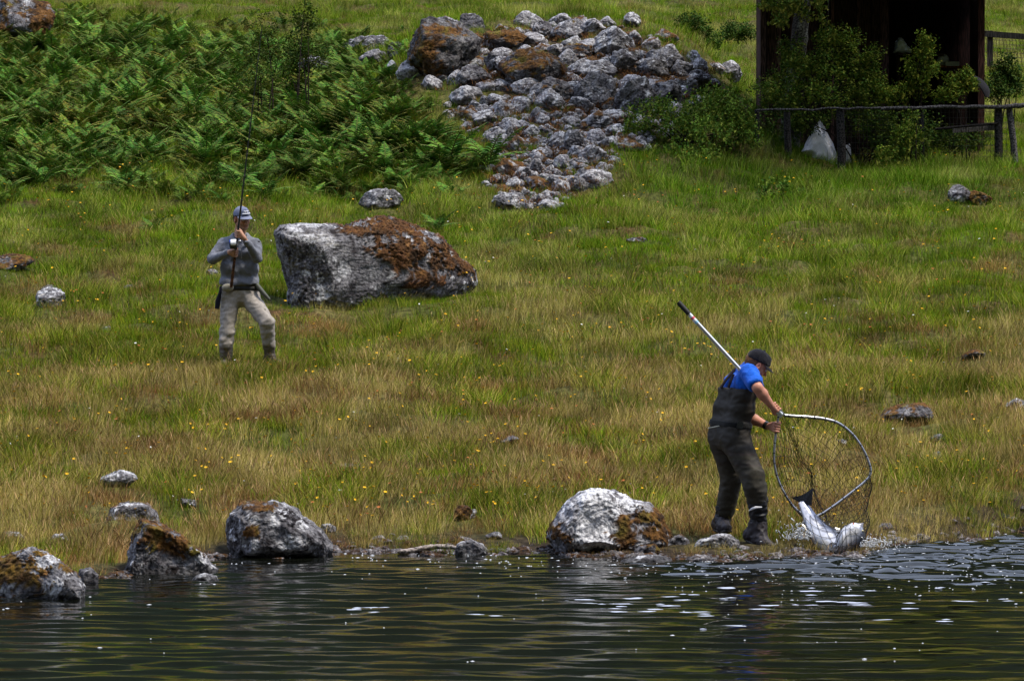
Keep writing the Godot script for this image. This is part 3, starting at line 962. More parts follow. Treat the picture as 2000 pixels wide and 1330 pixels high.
	# ---- the larger boulders of the heap
	var pile := [
		[668, 757, 63, 108, {"lichen": 0.25, "dark": 0.2, "deep": 0.9}, "squarish grey boulder at the heap's upper left end"],
		[700, 757, 96, 134, {"lichen": 0.2}, "grey boulder leaning under the squarish one"],
		[786, 938, 38, 145, {"dark": 0.4, "lichen": 0.1, "moss": 0.3, "tone": 0.8, "cushion": [[V(860, 52), V(50, 12)], [V(835, 100), V(30, 40)]]}, "largest dark boulder of the heap with brown moss on top"],
		[892, 946, 24, 78, {"lichen": 0.2, "tone": 0.9, "back": 0.8}, "upright grey boulder behind the largest dark one"],
		[758, 788, 82, 112, {"dark": 0.3}, "small dark round boulder left of the largest one"],
		[756, 778, 118, 140, {"lichen": 0.9, "tone": 1.3}, "bright white stone below the squarish boulder"],
		[893, 960, 128, 166, {"dark": 0.35}, "blackish boulder below the largest dark one"],
		[930, 1030, 60, 98, {"moss": 0.85, "dark": 0.2}, "long ledge boulder covered in rust moss"],
		[944, 1004, 94, 132, {"lichen": 0.25, "dark": 0.1}, "grey boulder between ledge and mossy giant"],
		[1040, 1084, 41, 72, {"moss": 0.3, "lichen": 0.2}, "rounded boulder on the heap's crest"],
		[1080, 1154, 39, 74, {"moss": 0.25, "lichen": 0.35}, "broad pale boulder on the crest of the heap"],
		[1158, 1238, 49, 106, {"lichen": 0.55, "tone": 1.15, "dark": 0.1}, "white-faced round boulder at the crest's right"],
		[977, 1104, 97, 166, {"moss": 0.7, "dark": 0.15, "lichen": 0.1}, "big slanting boulder under orange-brown moss"],
		[1094, 1164, 86, 114, {"moss": 0.5, "lichen": 0.2}, "mossy slab below the crest boulders"],
		[1110, 1202, 111, 150, {"lichen": 0.5, "tone": 1.1}, "long pale slab across the middle of the heap"],
		[1182, 1246, 98, 138, {"lichen": 0.45}, "pale flat-topped boulder under the white-faced one"],
		[1228, 1314, 106, 154, {"lichen": 0.35, "dark": 0.05}, "grey boulder with undercut edge"],
		[1260, 1338, 91, 132, {"lichen": 0.4, "moss": 0.1}, "pale angular boulder near the heap's right top"],
		[1122, 1202, 140, 206, {"lichen": 0.3, "moss": 0.25}, "tall grey boulder with rusty left flank"],
		[1204, 1280, 140, 224, {"lichen": 0.38, "tone": 0.95}, "big egg-shaped grey boulder hanging over a dark hollow"],
		[1260, 1332, 150, 212, {"dark": 0.35, "moss": 0.1}, "dark boulder right of the egg-shaped one"],
		[1040, 1118, 151, 194, {"moss": 0.35, "dark": 0.1}, "brownish boulder below the slanting mossy one"],
		[1312, 1342, 124, 154, {"lichen": 0.4}, "small block on the right flank of the heap"],
		[1332, 1384, 134, 168, {"lichen": 0.3}, "grey block at the right foot of the heap"],
		[1390, 1454, 114, 154, {"lichen": 0.35, "moss": 0.25}, "mottled boulder beside the shed corner"],
		[1056, 1106, 184, 210, {"lichen": 0.5}, "pale oblong stone under the brownish boulder"],
		[1322, 1354, 166, 192, {"lichen": 0.45}, "greenish pale stone among the rose leaves"],
		[1036, 1062, 206, 238, {"lichen": 0.3}, "upright small boulder in the dry grass pocket"],
		[980, 1010, 240, 284, {"lichen": 0.3}, "upright grey stone left of the cobbles"],
		[960, 1026, 374, 410, {"lichen": 0.45, "moss": 0.1}, "round pale boulder at the lowest corner of the heap"],
		[1100, 1142, 254, 292, {"lichen": 0.3, "dark": 0.1}, "grey boulder in the midst of the cobbles"],
		[1068, 1112, 336, 366, {"lichen": 0.3, "dark": 0.1}, "dark-bellied boulder low in the cobbles"],
		[1110, 1150, 344, 372, {"lichen": 0.4}, "rounded pale boulder right of the dark-bellied one"],
		[1120, 1168, 326, 350, {"moss": 0.4, "lichen": 0.4}, "flat boulder with an orange moss top"],
		[1032, 1078, 286, 312, {"lichen": 0.5}, "smooth slanting pale cobble at the left"],
		[1036, 1060, 310, 338, {"lichen": 0.4}, "round grey cobble below the slanting one"],
		[1042, 1078, 376, 402, {"moss": 0.3, "lichen": 0.4}, "brownish cobble at the heap's lower edge"],
		[1008, 1040, 324, 350, {"lichen": 0.45}, "grey cobble near the ferns"],
		[1140, 1200, 226, 250, {"lichen": 0.55, "tone": 1.1}, "white lying stone at the edge of the dark hollow"],
		[580, 660, 108, 140, {"lichen": 0.3, "moss": 0.2}, "long low pale stone showing between ferns"],
	]
	k = 100.0
	for r in pile:
		k += 1.7
		var o: Dictionary = r[4]
		o["seed"] = k; o["noise"] = 1.5; o["rough"] = 0.09; o["deep"] = hero(o, "deep", 1.0)
		o["facets"] = 13
		stone("boulder", r[0], r[1], r[2], r[3], 30 if r[1] - r[0] > 60 else 20, o, r[5], "boulder", "boulders of the stone heap")
	# ---- the loose smaller stones, parts of the heap
	var heap := thing("stone_heap", Vector3(1.0, height(1.0, 68.0), -68.0), "heap of loose cobbles and rubble sloping down before the fern bank", "stone heap")
	var shapes := []
	for i in 14:
		var o := {"seed": 200.0 + i * 1.9, "size": 1.0, "rough": 0.10, "facets": 11, "noise": 0.5, "lichen": 0.42 if i % 3 else 0.7, "moss": 0.7 if i % 5 == 0 else (0.4 if i % 5 == 2 else 0.1), "brown": 1.0, "dark": 0.2 if i % 4 == 1 else 0.0, "tone": 1.75 if i % 3 else 1.2}
		shapes.append(rock_mesh(11, func(dir: Vector3, kk: float): return dir * kk, o, func(_p): return Vector2.ZERO))
	var spots := []
	var tries := 0
	for low in [true, false]:
		var want := 190 if low else 300
		tries = 0
		while spots.size() < want and tries < 16000:
			tries += 1
			var q := V(rng.randf_range(870, 1340), rng.randf_range(190, 410)) if low else V(rng.randf_range(770, 1430), rng.randf_range(40, 220))
			if not in_heap(q, low): continue
			var big_ := tries < (260 if low else 700)
			var r := rng.randf_range(18.0, 29.0) if big_ else pow(rng.randf(), 1.3) * 11.0 + 8.0
			var ok := true
			for s in spots:
				if (s[0] as Vector2).distance_to(q) < (s[1] + r) * (0.6 if low else 0.52):
					ok = false; break
			if ok: spots.append([q, r])
	for s in spots:
		var p := on_ground(s[0].x, s[0].y)
		var r: float = s[1] / FP * -p.z
		var bs := Basis(Vector3.UP, rng.randf() * TAU) * Basis(Vector3.RIGHT, rng.randf_range(-0.5, 0.5))
		bs = bs.scaled(Vector3(r * rng.randf_range(0.9, 1.35), r * rng.randf_range(0.7, 1.0), r * rng.randf_range(0.8, 1.2)))
		piece("stone", shapes[rng.randi() % 14], heap, Transform3D(bs, p + Vector3(0, r * 0.25, 0) - heap.position))
	for v in 3:
		var wr := []; var tr := []
		while wr.size() < 130:
			var low := rng.randf() < 0.95
			var q := V(rng.randf_range(870, 1340), rng.randf_range(190, 410)) if low else V(rng.randf_range(750, 1430), rng.randf_range(45, 215))
			if not in_heap(q, low): continue
			var p := on_ground(q.x, q.y)
			var r := rng.randf_range(0.025, 0.085) 
			wr.append(Transform3D(Basis.from_euler(Vector3(rng.randf_range(-0.6, 0.6), rng.randf() * TAU, 0)).scaled(Vector3(r * 1.2, r * 0.8, r)), p + Vector3(0, r * 0.3, 0) - heap.position)); tr.append(Color(1, 1, 1) * rng.randf_range(0.55, 1.15))
		many("rubble", shapes[v * 4], wr, tr, "stuff", heap)
	# ---- shingle along the waterline
	for v in 3:
		var wr := []; var tr := []
		while wr.size() < 480:
			var x := rng.randf_range(-4.2, 4.8)
			var d := shore(x) + rng.randfn() * 0.22 + 0.0
			var r := 0.012 + 0.045 * pow(rng.randf(), 2.5)
			wr.append(Transform3D(Basis.from_euler(Vector3(rng.randf_range(-0.5, 0.5), rng.randf() * TAU, 0)).scaled(Vector3(r * 1.3, r * 0.7, r)), Vector3(x, height(x, d) + r * 0.1, -d))); tr.append(Color(0.75, 0.7, 0.68) * rng.randf_range(0.4, 0.9))
		many("shingle", shapes[v * 4 + 2], wr, tr)
	# ---- dry grass and moss in the pockets between
	var dry := tuft(30, 0.08, 0.22, 0.2, 0.009, 1.2, [Color(0.22, 0.10, 0.035), Color(0.16, 0.07, 0.025), Color(0.28, 0.17, 0.08), Color(0.12, 0.05, 0.02)])
	var where := []; var tints := []
	while where.size() < 420:
		var q := V(rng.randf_range(760, 1400), rng.randf_range(60, 410))
		if not (in_heap(q, true) or in_heap(q, false)): continue
		if nz.get_noise_2d(q.x * 0.02, q.y * 0.03) < (0.1 if q.y > 215 else -0.3): continue
		var p := on_ground(q.x, q.y) + Vector3(0, 0.05, 0)
		var sc := rng.randf_range(0.6, 1.2)
		where.append(Transform3D(Basis(Vector3.UP, rng.randf() * TAU).scaled(Vector3(sc, sc * 0.7, sc)), p)); tints.append(Color(1, 1, 1) * rng.randf_range(0.7, 1.2))
	many("dry_grass", dry, where, tints)
	# ---- driftwood
	var mb := MB.new()
	mb.col = Color(0.42, 0.36, 0.33)
	mb.tube(spline([at(776, 1078, 35.3), at(800, 1076, 35.3), at(835, 1069, 35.35), at(870, 1068, 35.35), at(892, 1070, 35.3)], 12), PackedFloat32Array([0.012, 0.018, 0.02, 0.022, 0.02, 0.02, 0.022, 0.02, 0.02, 0.018, 0.016, 0.012]), 8)
	tag(put("driftwood", mb.mesh(M.bark)), "bleached driftwood stick lying along the waterline", "driftwood")

func finger(mb: MB, pts: Array, r0: float, r1: float) -> void:
	var lo := Vector3(1e9, 1e9, 1e9); var hi := -lo
	for p in pts:
		lo = lo.min(p); hi = hi.max(p)
	var f := Field.new(lo - Vector3.ONE * 0.018, hi + Vector3.ONE * 0.018, 0.003)
	var n := pts.size() - 1
	for i in n:
		f.cap(pts[i], pts[i + 1], lerpf(r0, r1, float(i) / n), lerpf(r0, r1, float(i + 1) / n), 0.003)
	f.into(mb)

func grip_hand(mb: MB, wrist: Vector3, a: Vector3, u: Vector3, palm: Vector3, sense: float, rad: float, thumb_end: float) -> void:
	# a hand closed round a bar: a is a point on the bar's axis, u along it, palm from the axis towards the palm
	u = u.normalized()
	palm = (palm - u * palm.dot(u)).normalized()
	var w := u.cross(palm) * sense
	var around := func(off: float, deg: float, r: float) -> Vector3:
		var t := deg_to_rad(deg)
		return a + u * off + (palm * cos(t) + w * sin(t)) * r
	var ctr := a + palm * (rad + 0.028)
	var f := Field.new((wrist.min(ctr)) - Vector3.ONE * 0.075, wrist.max(ctr) + Vector3.ONE * 0.075, 0.004)
	for i in 4:   # palm: from the wrist to each knuckle
		var off := (i - 1.5) * 0.021
		var kn: Vector3 = around.call(off, 42.0, rad + 0.016)
		f.cap(wrist, kn, 0.021, 0.0115, 0.014)
	f.cap(wrist, around.call(thumb_end * 0.03, -28.0, rad + 0.02), 0.022, 0.016, 0.014)
	f.into(mb)
	for i in 4:
		var off := (i - 1.5) * 0.0215
		var len_ := 1.0 if i == 1 or i == 2 else (0.9 if (i == 0) == (thumb_end < 0) else 0.8)
		finger(mb, [around.call(off, 36.0, rad + 0.016), around.call(off, 95.0, rad + 0.0125), around.call(off, 36.0 + 125.0 * len_, rad + 0.0105), around.call(off, 36.0 + 190.0 * len_, rad + 0.0095)], 0.0105, 0.008)
	finger(mb, [around.call(thumb_end * 0.03, -25.0, rad + 0.02), around.call(thumb_end * 0.043, -70.0, rad + 0.015), around.call(thumb_end * 0.045, -130.0, rad + 0.011)], 0.0125, 0.0095)

func head(mb: MB, c: Vector3, fwd: Vector3, up: Vector3, neck: Vector3, s: float, skin: Color) -> Basis:
	fwd = fwd.normalized()
	up = (up - fwd * up.dot(fwd)).normalized()
	var bs := Basis(up.cross(fwd), up, fwd)   # x to the person's left
	var L := func(x: float, y: float, z: float) -> Vector3: return c + bs * (Vector3(x, y, z) * s)
	var f := Field.new(c - Vector3.ONE * 0.19, c + Vector3.ONE * 0.17, 0.004)
	f.ell(L.call(0, 0.03, -0.012), bs, Vector3(0.076, 0.09, 0.095) * s)
	f.ell(L.call(0, -0.03, 0.028), bs, Vector3(0.060, 0.085, 0.064) * s, 0.02)
	f.cap(L.call(0.05, -0.05, 0.005), L.call(0.012, -0.092, 0.066), 0.022 * s, 0.019 * s, 0.02)
	f.cap(L.call(-0.05, -0.05, 0.005), L.call(-0.012, -0.092, 0.066), 0.022 * s, 0.019 * s, 0.02)
	f.cap(L.call(-0.034, 0.03, 0.078), L.call(0.034, 0.03, 0.078), 0.014 * s, 0.014 * s, 0.012)
	f.ell(L.call(0.034, -0.022, 0.06), bs, Vector3.ONE * 0.026 * s, 0.02)
	f.ell(L.call(-0.034, -0.022, 0.06), bs, Vector3.ONE * 0.026 * s, 0.02)
	for e in [-1.0, 1.0]:
		f.ell(L.call(0.031 * e, 0.008, 0.098), bs, Vector3.ONE * 0.013 * s, 0.01, true)
	f.cap(L.call(0, 0.012, 0.09), L.call(0, -0.03, 0.112), 0.009 * s, 0.0135 * s, 0.008)
	f.cap(L.call(-0.012, -0.034, 0.096), L.call(0.012, -0.034, 0.096), 0.008 * s, 0.008 * s, 0.006)
	f.cap(L.call(-0.021, -0.056, 0.081), L.call(0.021, -0.056, 0.081), 0.009 * s, 0.009 * s, 0.006)
	f.cap(L.call(-0.019, -0.067, 0.079), L.call(0.019, -0.067, 0.079), 0.008 * s, 0.008 * s, 0.004)
	for e in [-1.0, 1.0]:
		f.ell(L.call(0.079 * e, -0.002, -0.006), bs * Basis(Vector3.UP, 0.35 * e), Vector3(0.010, 0.033, 0.02) * s, 0.006)
		f.ell(L.call(0.088 * e, 0.002, -0.002), bs, Vector3(0.006, 0.018, 0.010) * s, 0.003, true)
	f.cap(L.call(0, -0.06, -0.025), neck, 0.056 * s, 0.062 * s, 0.03)
	f.into(mb, func(p: Vector3, _n: Vector3) -> Color:
		var q: Vector3 = bs.transposed() * (p - c) / s
		var k := skin
		if absf(q.x) < 0.027 and q.y < -0.051 and q.y > -0.073 and q.z > 0.07: k = cr(k, Color(0.28, 0.085, 0.07), 0.6)
		if q.y < -0.045 and q.z > -0.01: k = cr(k, Color(0.16, 0.10, 0.075), 0.35)
		k = cr(k, Color(0.42, 0.12, 0.08), 0.35 * clampf(1.0 - Vector2(absf(q.x) - 0.036, q.y + 0.02).length() / 0.03, 0, 1))
		if absf(q.x) > 0.07: k = cr(k, Color(0.45, 0.13, 0.09), 0.4)
		return k)
	return bs

func face_parts(who: Node3D, c: Vector3, bs: Basis, s: float, hair: Color) -> void:
	var mb := MB.new()
	for e in [-1.0, 1.0]:
		mb.col = Color(0.65, 0.62, 0.58)
		mb.ball(c + bs * (Vector3(0.031 * e, 0.008, 0.086) * s), Vector3.ONE * 0.0125 * s, 10)
		mb.col = Color(0.03, 0.02, 0.015)
		mb.ball(c + bs * (Vector3(0.031 * e, 0.008, 0.0925) * s), Vector3.ONE * 0.0075 * s, 8)
	put("eyes", mb.mesh(M.plastic), who)
	var b := MB.new()
	b.col = hair
	for e in [-1.0, 1.0]:
		b.tube(PackedVector3Array([c + bs * (Vector3(0.014 * e, 0.03, 0.094) * s), c + bs * (Vector3(0.03 * e, 0.034, 0.092) * s), c + bs * (Vector3(0.046 * e, 0.028, 0.083) * s)]), PackedFloat32Array([0.004, 0.005, 0.003]), 6)
	put("eyebrows", b.mesh(M.cloth), who)

func hair_part(who: Node3D, c: Vector3, bs: Basis, s: float, col: Color, low: float, thick: float) -> void:
	var f := Field.new(c - Vector3.ONE * 0.17, c + Vector3.ONE * 0.17, 0.005)
	f.ell(c + bs * (Vector3(0, 0.022, -0.018) * s), bs, Vector3(0.076 + thick, 0.098 + thick, 0.095 + thick) * s)
	f.cut(c + bs * (Vector3(0, 0.0, 0.012) * s), bs * Vector3(0, -0.25, 1))
	f.cut(c + bs * (Vector3(0, low, 0) * s), bs * Vector3(0, -1, 0.35))
	f.cut(c + bs * (Vector3(0, 0.075, 0) * s), bs * Vector3(0, 1, 0))
	for e in [-1.0, 1.0]: f.ell(c + bs * (Vector3(0.085 * e, -0.004, 0.0) * s), bs, Vector3(0.03, 0.036, 0.026) * s, 0.004, true)
	f.wrinkle(nz, 0.004, Vector3(60, 25, 60))
	var mb := MB.new()
	mb.col = col
	f.into(mb)
	put("hair", mb.mesh(M.cloth), who)

func cap_part(who: Node3D, c: Vector3, bs: Basis, s: float, crown: Color, brim_c: Color) -> MeshInstance3D:
	var f := Field.new(c - Vector3.ONE * 0.16, c + Vector3.ONE * 0.18, 0.005)
	f.ell(c + bs * (Vector3(0, 0.038, -0.010) * s), bs, Vector3(0.087, 0.098, 0.106) * s)
	f.cap(c + bs * (Vector3(0, 0.08, 0.055) * s), c + bs * (Vector3(0, 0.06, 0.075) * s), 0.045 * s, 0.03 * s, 0.02)
	f.cut(c + bs * (Vector3(0, 0.036, 0.0) * s), bs * Vector3(0, -1, 0.12))
	f.wrinkle(nz, 0.0025, Vector3(14, 9, 14))
	var mb := MB.new()
	f.into(mb, func(p: Vector3, _n: Vector3) -> Color:
		var q: Vector3 = bs.transposed() * (p - c) / s
		var seam := absf(fposmod(atan2(q.x, q.z) + PI / 6, PI / 3) - PI / 6)
		return crown * (0.72 if seam < 0.035 else 1.0))
	mb.col = crown
	mb.ball(c + bs * (Vector3(0, 0.138, -0.008) * s), Vector3.ONE * 0.009, 8)
	var o := put("cap", mb.mesh(M.cloth), who)
	var b := MB.new()   # the brim: a curved sheet with thickness
	b.col = brim_c
	var nu := 15; var nv := 7
	for side in 2:
		for i in nu:
			for j in nv:
				var a := lerpf(-1.15, 1.15, float(i) / (nu - 1))
				var v := float(j) / (nv - 1)
				var x := sin(a) * (0.084 + 0.004 * v)
				var z := cos(a) * 0.094 + v * 0.072 * pow(cos(a), 0.6)
				var y := 0.046 - 0.18 * x * x / 0.09 * 0.55 - v * 0.022 - (0.004 if side == 1 else 0.0)
				b.v.append(c + bs * (Vector3(x, y, z) * s))
				b.c.append(brim_c)
	for side in 2:
		for i in nu - 1:
			for j in nv - 1:
				var p := side * nu * nv + i * nv + j
				if side == 0: b.ix.append_array(PackedInt32Array([p, p + nv, p + 1, p + 1, p + nv, p + nv + 1]))
				else: b.ix.append_array(PackedInt32Array([p, p + 1, p + nv, p + 1, p + nv + 1, p + nv]))
	var rim := []
	for j in nv: rim.append(j)
	for i in range(1, nu): rim.append(i * nv + nv - 1)
	for j in range(nv - 2, -1, -1): rim.append((nu - 1) * nv + j)
	for k in rim.size() - 1:
		var p: int = rim[k]; var q: int = rim[k + 1]; var m := nu * nv
		b.ix.append_array(PackedInt32Array([p, q, p + m, q, q + m, p + m]))
	b.smooth()
	put("brim", b.mesh(M.cloth), o)
	return o

func garment(lo: Vector3, hi: Vector3, cell: float) -> Field:
	return Field.new(lo, hi, cell)

func build_angler() -> void:
	var D := 47.7
	var J := func(px: float, py: float, dz := 0.0) -> Vector3: return at(px, py, D - dz)
	var who := thing("person", at(482, 710, D), "person in a grey pullover, beige waders and blue-grey cap holding a rod upright", "person")
	var lo: Vector3 = J.call(385, 725, -0.5); var hi: Vector3 = J.call(565, 390, 0.6)
	# the rod's line
	var rod := func(py: float) -> Vector3:
		var t := (559.0 - py) / 107.0
		return J.call(451.0 + 13.0 * t - 0.35 * t * t * 0.2, py, 0.17 + 0.16 * minf(t, 1.6) + 0.1 * maxf(t - 1.6, 0.0))
	var axis: Vector3 = (rod.call(450.0) - rod.call(500.0)).normalized()
	var w_up: Vector3 = J.call(476, 465, 0.315)
	var w_low: Vector3 = J.call(447, 493, 0.30)
	var sh := [J.call(435, 477, 0.0), J.call(498, 476, 0.02)]
	var el := [J.call(414, 506, 0.08), J.call(502, 503, 0.15)]
	var neck: Vector3 = J.call(468, 459, 0.0)
	var hips := [J.call(449, 582, 0.0), J.call(486, 582, 0.0)]
	var knee := [J.call(443, 648, 0.06), J.call(521, 630, 0.18)]
	var ank := [J.call(440, 700, 0.0), J.call(527, 696, 0.06)]
	# ---- body under the clothes
	var skin := Color(0.36, 0.19, 0.125)
	var mb := MB.new()
	mb.col = skin
	var f := Field.new(lo, hi, 0.014)
	f.cap(sh[0], sh[1], 0.035, 0.035)
	f.cap(J.call(450, 492, 0.01), J.call(487, 492, 0.02), 0.075, 0.075, 0.05)
	f.cap(J.call(453, 545, 0.01), J.call(485, 545, 0.01), 0.07, 0.07, 0.05)
	f.cap(hips[0], hips[1], 0.07, 0.07, 0.04)
	f.cap(neck, J.call(467, 470, 0), 0.055, 0.07, 0.03)
	for i in 2:
		f.cap(sh[i], el[i], 0.036, 0.032, 0.02)
		f.cap(el[i], w_low if i == 0 else w_up, 0.032, 0.024, 0.01)
		f.cap(hips[i], knee[i], 0.07, 0.05, 0.02)
		f.cap(knee[i], ank[i], 0.055, 0.04, 0.02)
	f.into(mb)
	var hc: Vector3 = J.call(472.0, 427.5, 0.07)
	var bs := head(mb, hc, Vector3(0.50, -0.16, 0.86), Vector3(-0.02, 1, 0.12), neck, 1.03, skin)
	grip_hand(mb, w_up, rod.call(456.0), axis, Vector3(0.9, 0, 0.1), -1.0, 0.011, 1.0)
	grip_hand(mb, w_low, rod.call(494.0), axis, Vector3(-0.9, 0, 0.1), 1.0, 0.015, 1.0)
	put("body", mb.mesh(M.skin), who)
	face_parts(who, hc, bs, 1.03, Color(0.02, 0.012, 0.008))
	hair_part(who, hc, bs, 1.03, Color(0.016, 0.010, 0.007), -0.075, 0.010)
	var cap_o := cap_part(who, hc, bs, 1.03, Color(0.13, 0.15, 0.235), Color(0.155, 0.17, 0.25))
	var lg := MB.new()   # the pale stitched badge on the cap: two lines, a wavy mark above a bar
	lg.col = Color(0.62, 0.64, 0.72)
	for row in 2:
		var pts := PackedVector3Array()
		for i in 9:
			var a := lerpf(-0.42, 0.42, i / 8.0) * (1.0 if row == 0 else 0.6)
			var y := 0.074 if row == 0 else 0.098 + 0.006 * sin(i * 1.9)
			var rr := 0.116 if row == 0 else 0.107
			pts.append(hc + bs * Vector3(sin(a) * rr * 0.95, y, cos(a) * rr - 0.006))
		lg.tube(pts, PackedFloat32Array([0.0075 if row == 0 else 0.0055]), 6)
	put("badge", lg.mesh(M.cloth), cap_o)
	# ---- pullover
	var g := Field.new(J.call(385, 575, -0.3), J.call(535, 440, 0.45), 0.011)
	g.cap(J.call(440, 480, -0.01), J.call(493, 479, 0.0), 0.066, 0.066)
	g.cap(J.call(460, 465, -0.01), J.call(437, 477, 0.0), 0.052, 0.060, 0.03)
	g.cap(J.call(476, 465, -0.01), J.call(496, 476, 0.01), 0.052, 0.060, 0.03)
	g.cap(J.call(446, 492, 0.01), J.call(489, 492, 0.03), 0.108, 0.108, 0.05)
	g.cap(J.call(446, 524, 0.02), J.call(488, 524, 0.03), 0.100, 0.100, 0.05)
	g.cap(J.call(446, 553, 0.01), J.call(488, 553, 0.02), 0.106, 0.106, 0.05)
	g.cap(neck, J.call(467, 468, 0), 0.066, 0.085, 0.03)
	for i in 2:
		var wr: Vector3 = w_low if i == 0 else w_up
		g.cap(sh[i], el[i], 0.068, 0.060, 0.03)
		g.cap(el[i], el[i].lerp(wr, 0.88), 0.058, 0.038, 0.015)
		var dirv: Vector3 = (wr - el[i]).normalized()
		g.cap(el[i].lerp(wr, 0.84), el[i].lerp(wr, 0.9), 0.042, 0.042, 0.004)
		var _d := dirv
	g.cut(J.call(467, 557, 0), Vector3(0.03, -1, 0))
	g.cut(J.call(468, 456, 0), Vector3(0, 1, 0.25))
	g.wrinkle(nz, 0.008, Vector3(6, 5, 6))
	g.wrinkle(nz, 0.003, Vector3(16, 12, 16))
	var gm := MB.new()
	g.into(gm, func(p: Vector3, _n: Vector3) -> Color: return Color(0.135, 0.142, 0.172) * (1.0 + 0.14 * nz.get_noise_3dv(p * 6.0) + 0.12 * nz.get_noise_3dv(p * 34.0)))
	var sw := put("pullover", gm.mesh(M.cloth), who)
	var cm := MB.new()   # open turned-down collar
	cm.col = Color(0.15, 0.157, 0.185)
	for e in [-1.0, 1.0]:
		var pts := PackedVector3Array()
		for i in 9:
			var t := i / 8.0
			pts.append(spline([J.call(468, 455, -0.075), J.call(468 + e * 13, 457, -0.03), J.call(468 + e * 17, 463, 0.05), J.call(469 + e * 12, 474, 0.122), J.call(470 + e * 4, 480, 0.14)], 9)[i] + Vector3(0, 0.004 * sin(t * 5), 0))
		cm.tube(pts, PackedFloat32Array([0.024, 0.026, 0.027, 0.028, 0.03, 0.032, 0.03, 0.022, 0.008]), 8, true, 0.35, Vector3(e * 0.5, 0.3, 0.6))
	put("collar", cm.mesh(M.cloth), sw)
	var zm := MB.new()
	zm.col = Color(0.05, 0.05, 0.06)
	zm.tube(PackedVector3Array([J.call(470, 478, 0.137), J.call(470.5, 492, 0.146), J.call(471, 505, 0.143)]), PackedFloat32Array([0.004]), 6)
	put("zip", zm.mesh(M.plain), sw)
	# ---- waders
	var w := Field.new(J.call(405, 716, -0.3), J.call(560, 540, 0.45), 0.012)
	w.cap(J.call(447, 566, 0.0), J.call(487, 566, 0.0), 0.100, 0.100)
	w.cap(J.call(446, 582, 0.0), J.call(488, 582, 0.0), 0.106, 0.106, 0.05)
	w.cap(hips[0], knee[0], 0.108, 0.084, 0.02)
	w.cap(knee[0], J.call(440, 698, 0.02), 0.088, 0.070, 0.02)
	w.cap(hips[1], knee[1], 0.110, 0.086, 0.02)
	w.cap(knee[1], J.call(526, 690, 0.05), 0.088, 0.068, 0.02)
	w.cap(J.call(437, 664, 0.1), J.call(441, 672, 0.1), 0.05, 0.05, 0.04)
	w.cut(J.call(467, 556, 0), Vector3(0.03, 1, 0))
	w.wrinkle(nz, 0.007, Vector3(5, 5, 5))
	w.wrinkle(nz, 0.005, Vector3(7, 16, 7))
	var wm := MB.new()
	w.into(wm, func(p: Vector3, _n: Vector3) -> Color:
		var c := Color(0.30, 0.27, 0.245)
		var low := clampf((J.call(480, 672).y - p.y) * 25.0 + nz.get_noise_3dv(p * 6.0) * 0.8, 0.0, 1.0)
		c = cr(c, Color(0.10, 0.075, 0.06), low * 0.9)
		return cr(c, Color(0.22, 0.195, 0.17), nz.get_noise_3dv(p * 5.0) * 0.3))
	var wo := put("waders", wm.mesh(M.wader), who)
	var bt := Field.new(J.call(405, 580, -0.2), J.call(530, 545, 0.25), 0.010)   # belt
	bt.cap(J.call(447, 564, 0.0), J.call(487, 564, 0.0), 0.112, 0.112)
	bt.cut(J.call(467, 559, 0), Vector3(0.02, 1, 0)); bt.cut(J.call(467, 567, 0), Vector3(-0.02, -1, 0))
	var bm := MB.new(); bm.col = Color(0.008, 0.008, 0.011)
	bt.into(bm)
	var belt := put("belt", bm.mesh(M.plain), who)
	var sm := MB.new(); sm.col = Color(0.012, 0.013, 0.02)
	sm.tube(PackedVector3Array([J.call(431, 559, 0.08), J.call(429, 572, 0.1), J.call(425, 588, 0.1), J.call(423, 603, 0.09)]), PackedFloat32Array([0.012, 0.018, 0.03, 0.026]), 8, true, 0.4, Vector3(0, 0.1, 1))
	put("strap_end", sm.mesh(M.cloth), belt)
	var st := MB.new(); st.col = Color(0.055, 0.06, 0.05)
	st.tube(PackedVector3Array([J.call(497, 551, 0.06), J.call(505, 562, 0.09), J.call(515, 574, 0.1), J.call(526, 585, 0.1)]), PackedFloat32Array([0.022, 0.028, 0.026, 0.014]), 10)
	put("sheath", st.mesh(M.rubber), belt)
	var pm := MB.new(); pm.col = Color(0.24, 0.22, 0.18)
	pm.ball(J.call(444, 562, 0.125), Vector3(0.066, 0.045, 0.04), 14)
	put("rod_rest_pouch", pm.mesh(M.cloth), belt)
	for i in 2:   # boots
		var b := Field.new(ank[i] - Vector3.ONE * 0.3, ank[i] + Vector3.ONE * 0.3, 0.010)
		var toe: Vector3 = J.call(435, 711, 0.2) if i == 0 else J.call(543, 709, 0.16)
		var heel: Vector3 = J.call(441, 708, -0.07) if i == 0 else J.call(523, 707, -0.02)
		b.cap(ank[i], heel + Vector3(0, 0.03, 0), 0.064, 0.056)
		b.cap(heel, toe, 0.05, 0.044, 0.05)
		b.cut(toe - Vector3(0, 0.035, 0), Vector3(0, -1, 0))
		b.wrinkle(nz, 0.005, Vector3(20, 20, 20))
		var om := MB.new(); om.col = Color(0.045, 0.032, 0.026)
		b.into(om)
		put("boot", om.mesh(M.rubber), who)
	# ---- the rod
	var ro := thing("fishing_rod", rod.call(559.0), "long thin dark fishing rod with brown handle and silver reel held upright", "fishing rod")
	var pts := PackedVector3Array(); var rads := PackedFloat32Array()
	for i in 30:
		var py := lerpf(480.0, 50.0, i / 29.0)
		pts.append(rod.call(py)); rads.append(lerpf(0.0125, 0.004, pow(i / 29.0, 0.7)))
	var bl := MB.new(); bl.col = Color(0.012, 0.016, 0.016)
	bl.tube(pts, rads, 8)
	put("blank", bl.mesh(M.plastic), ro)
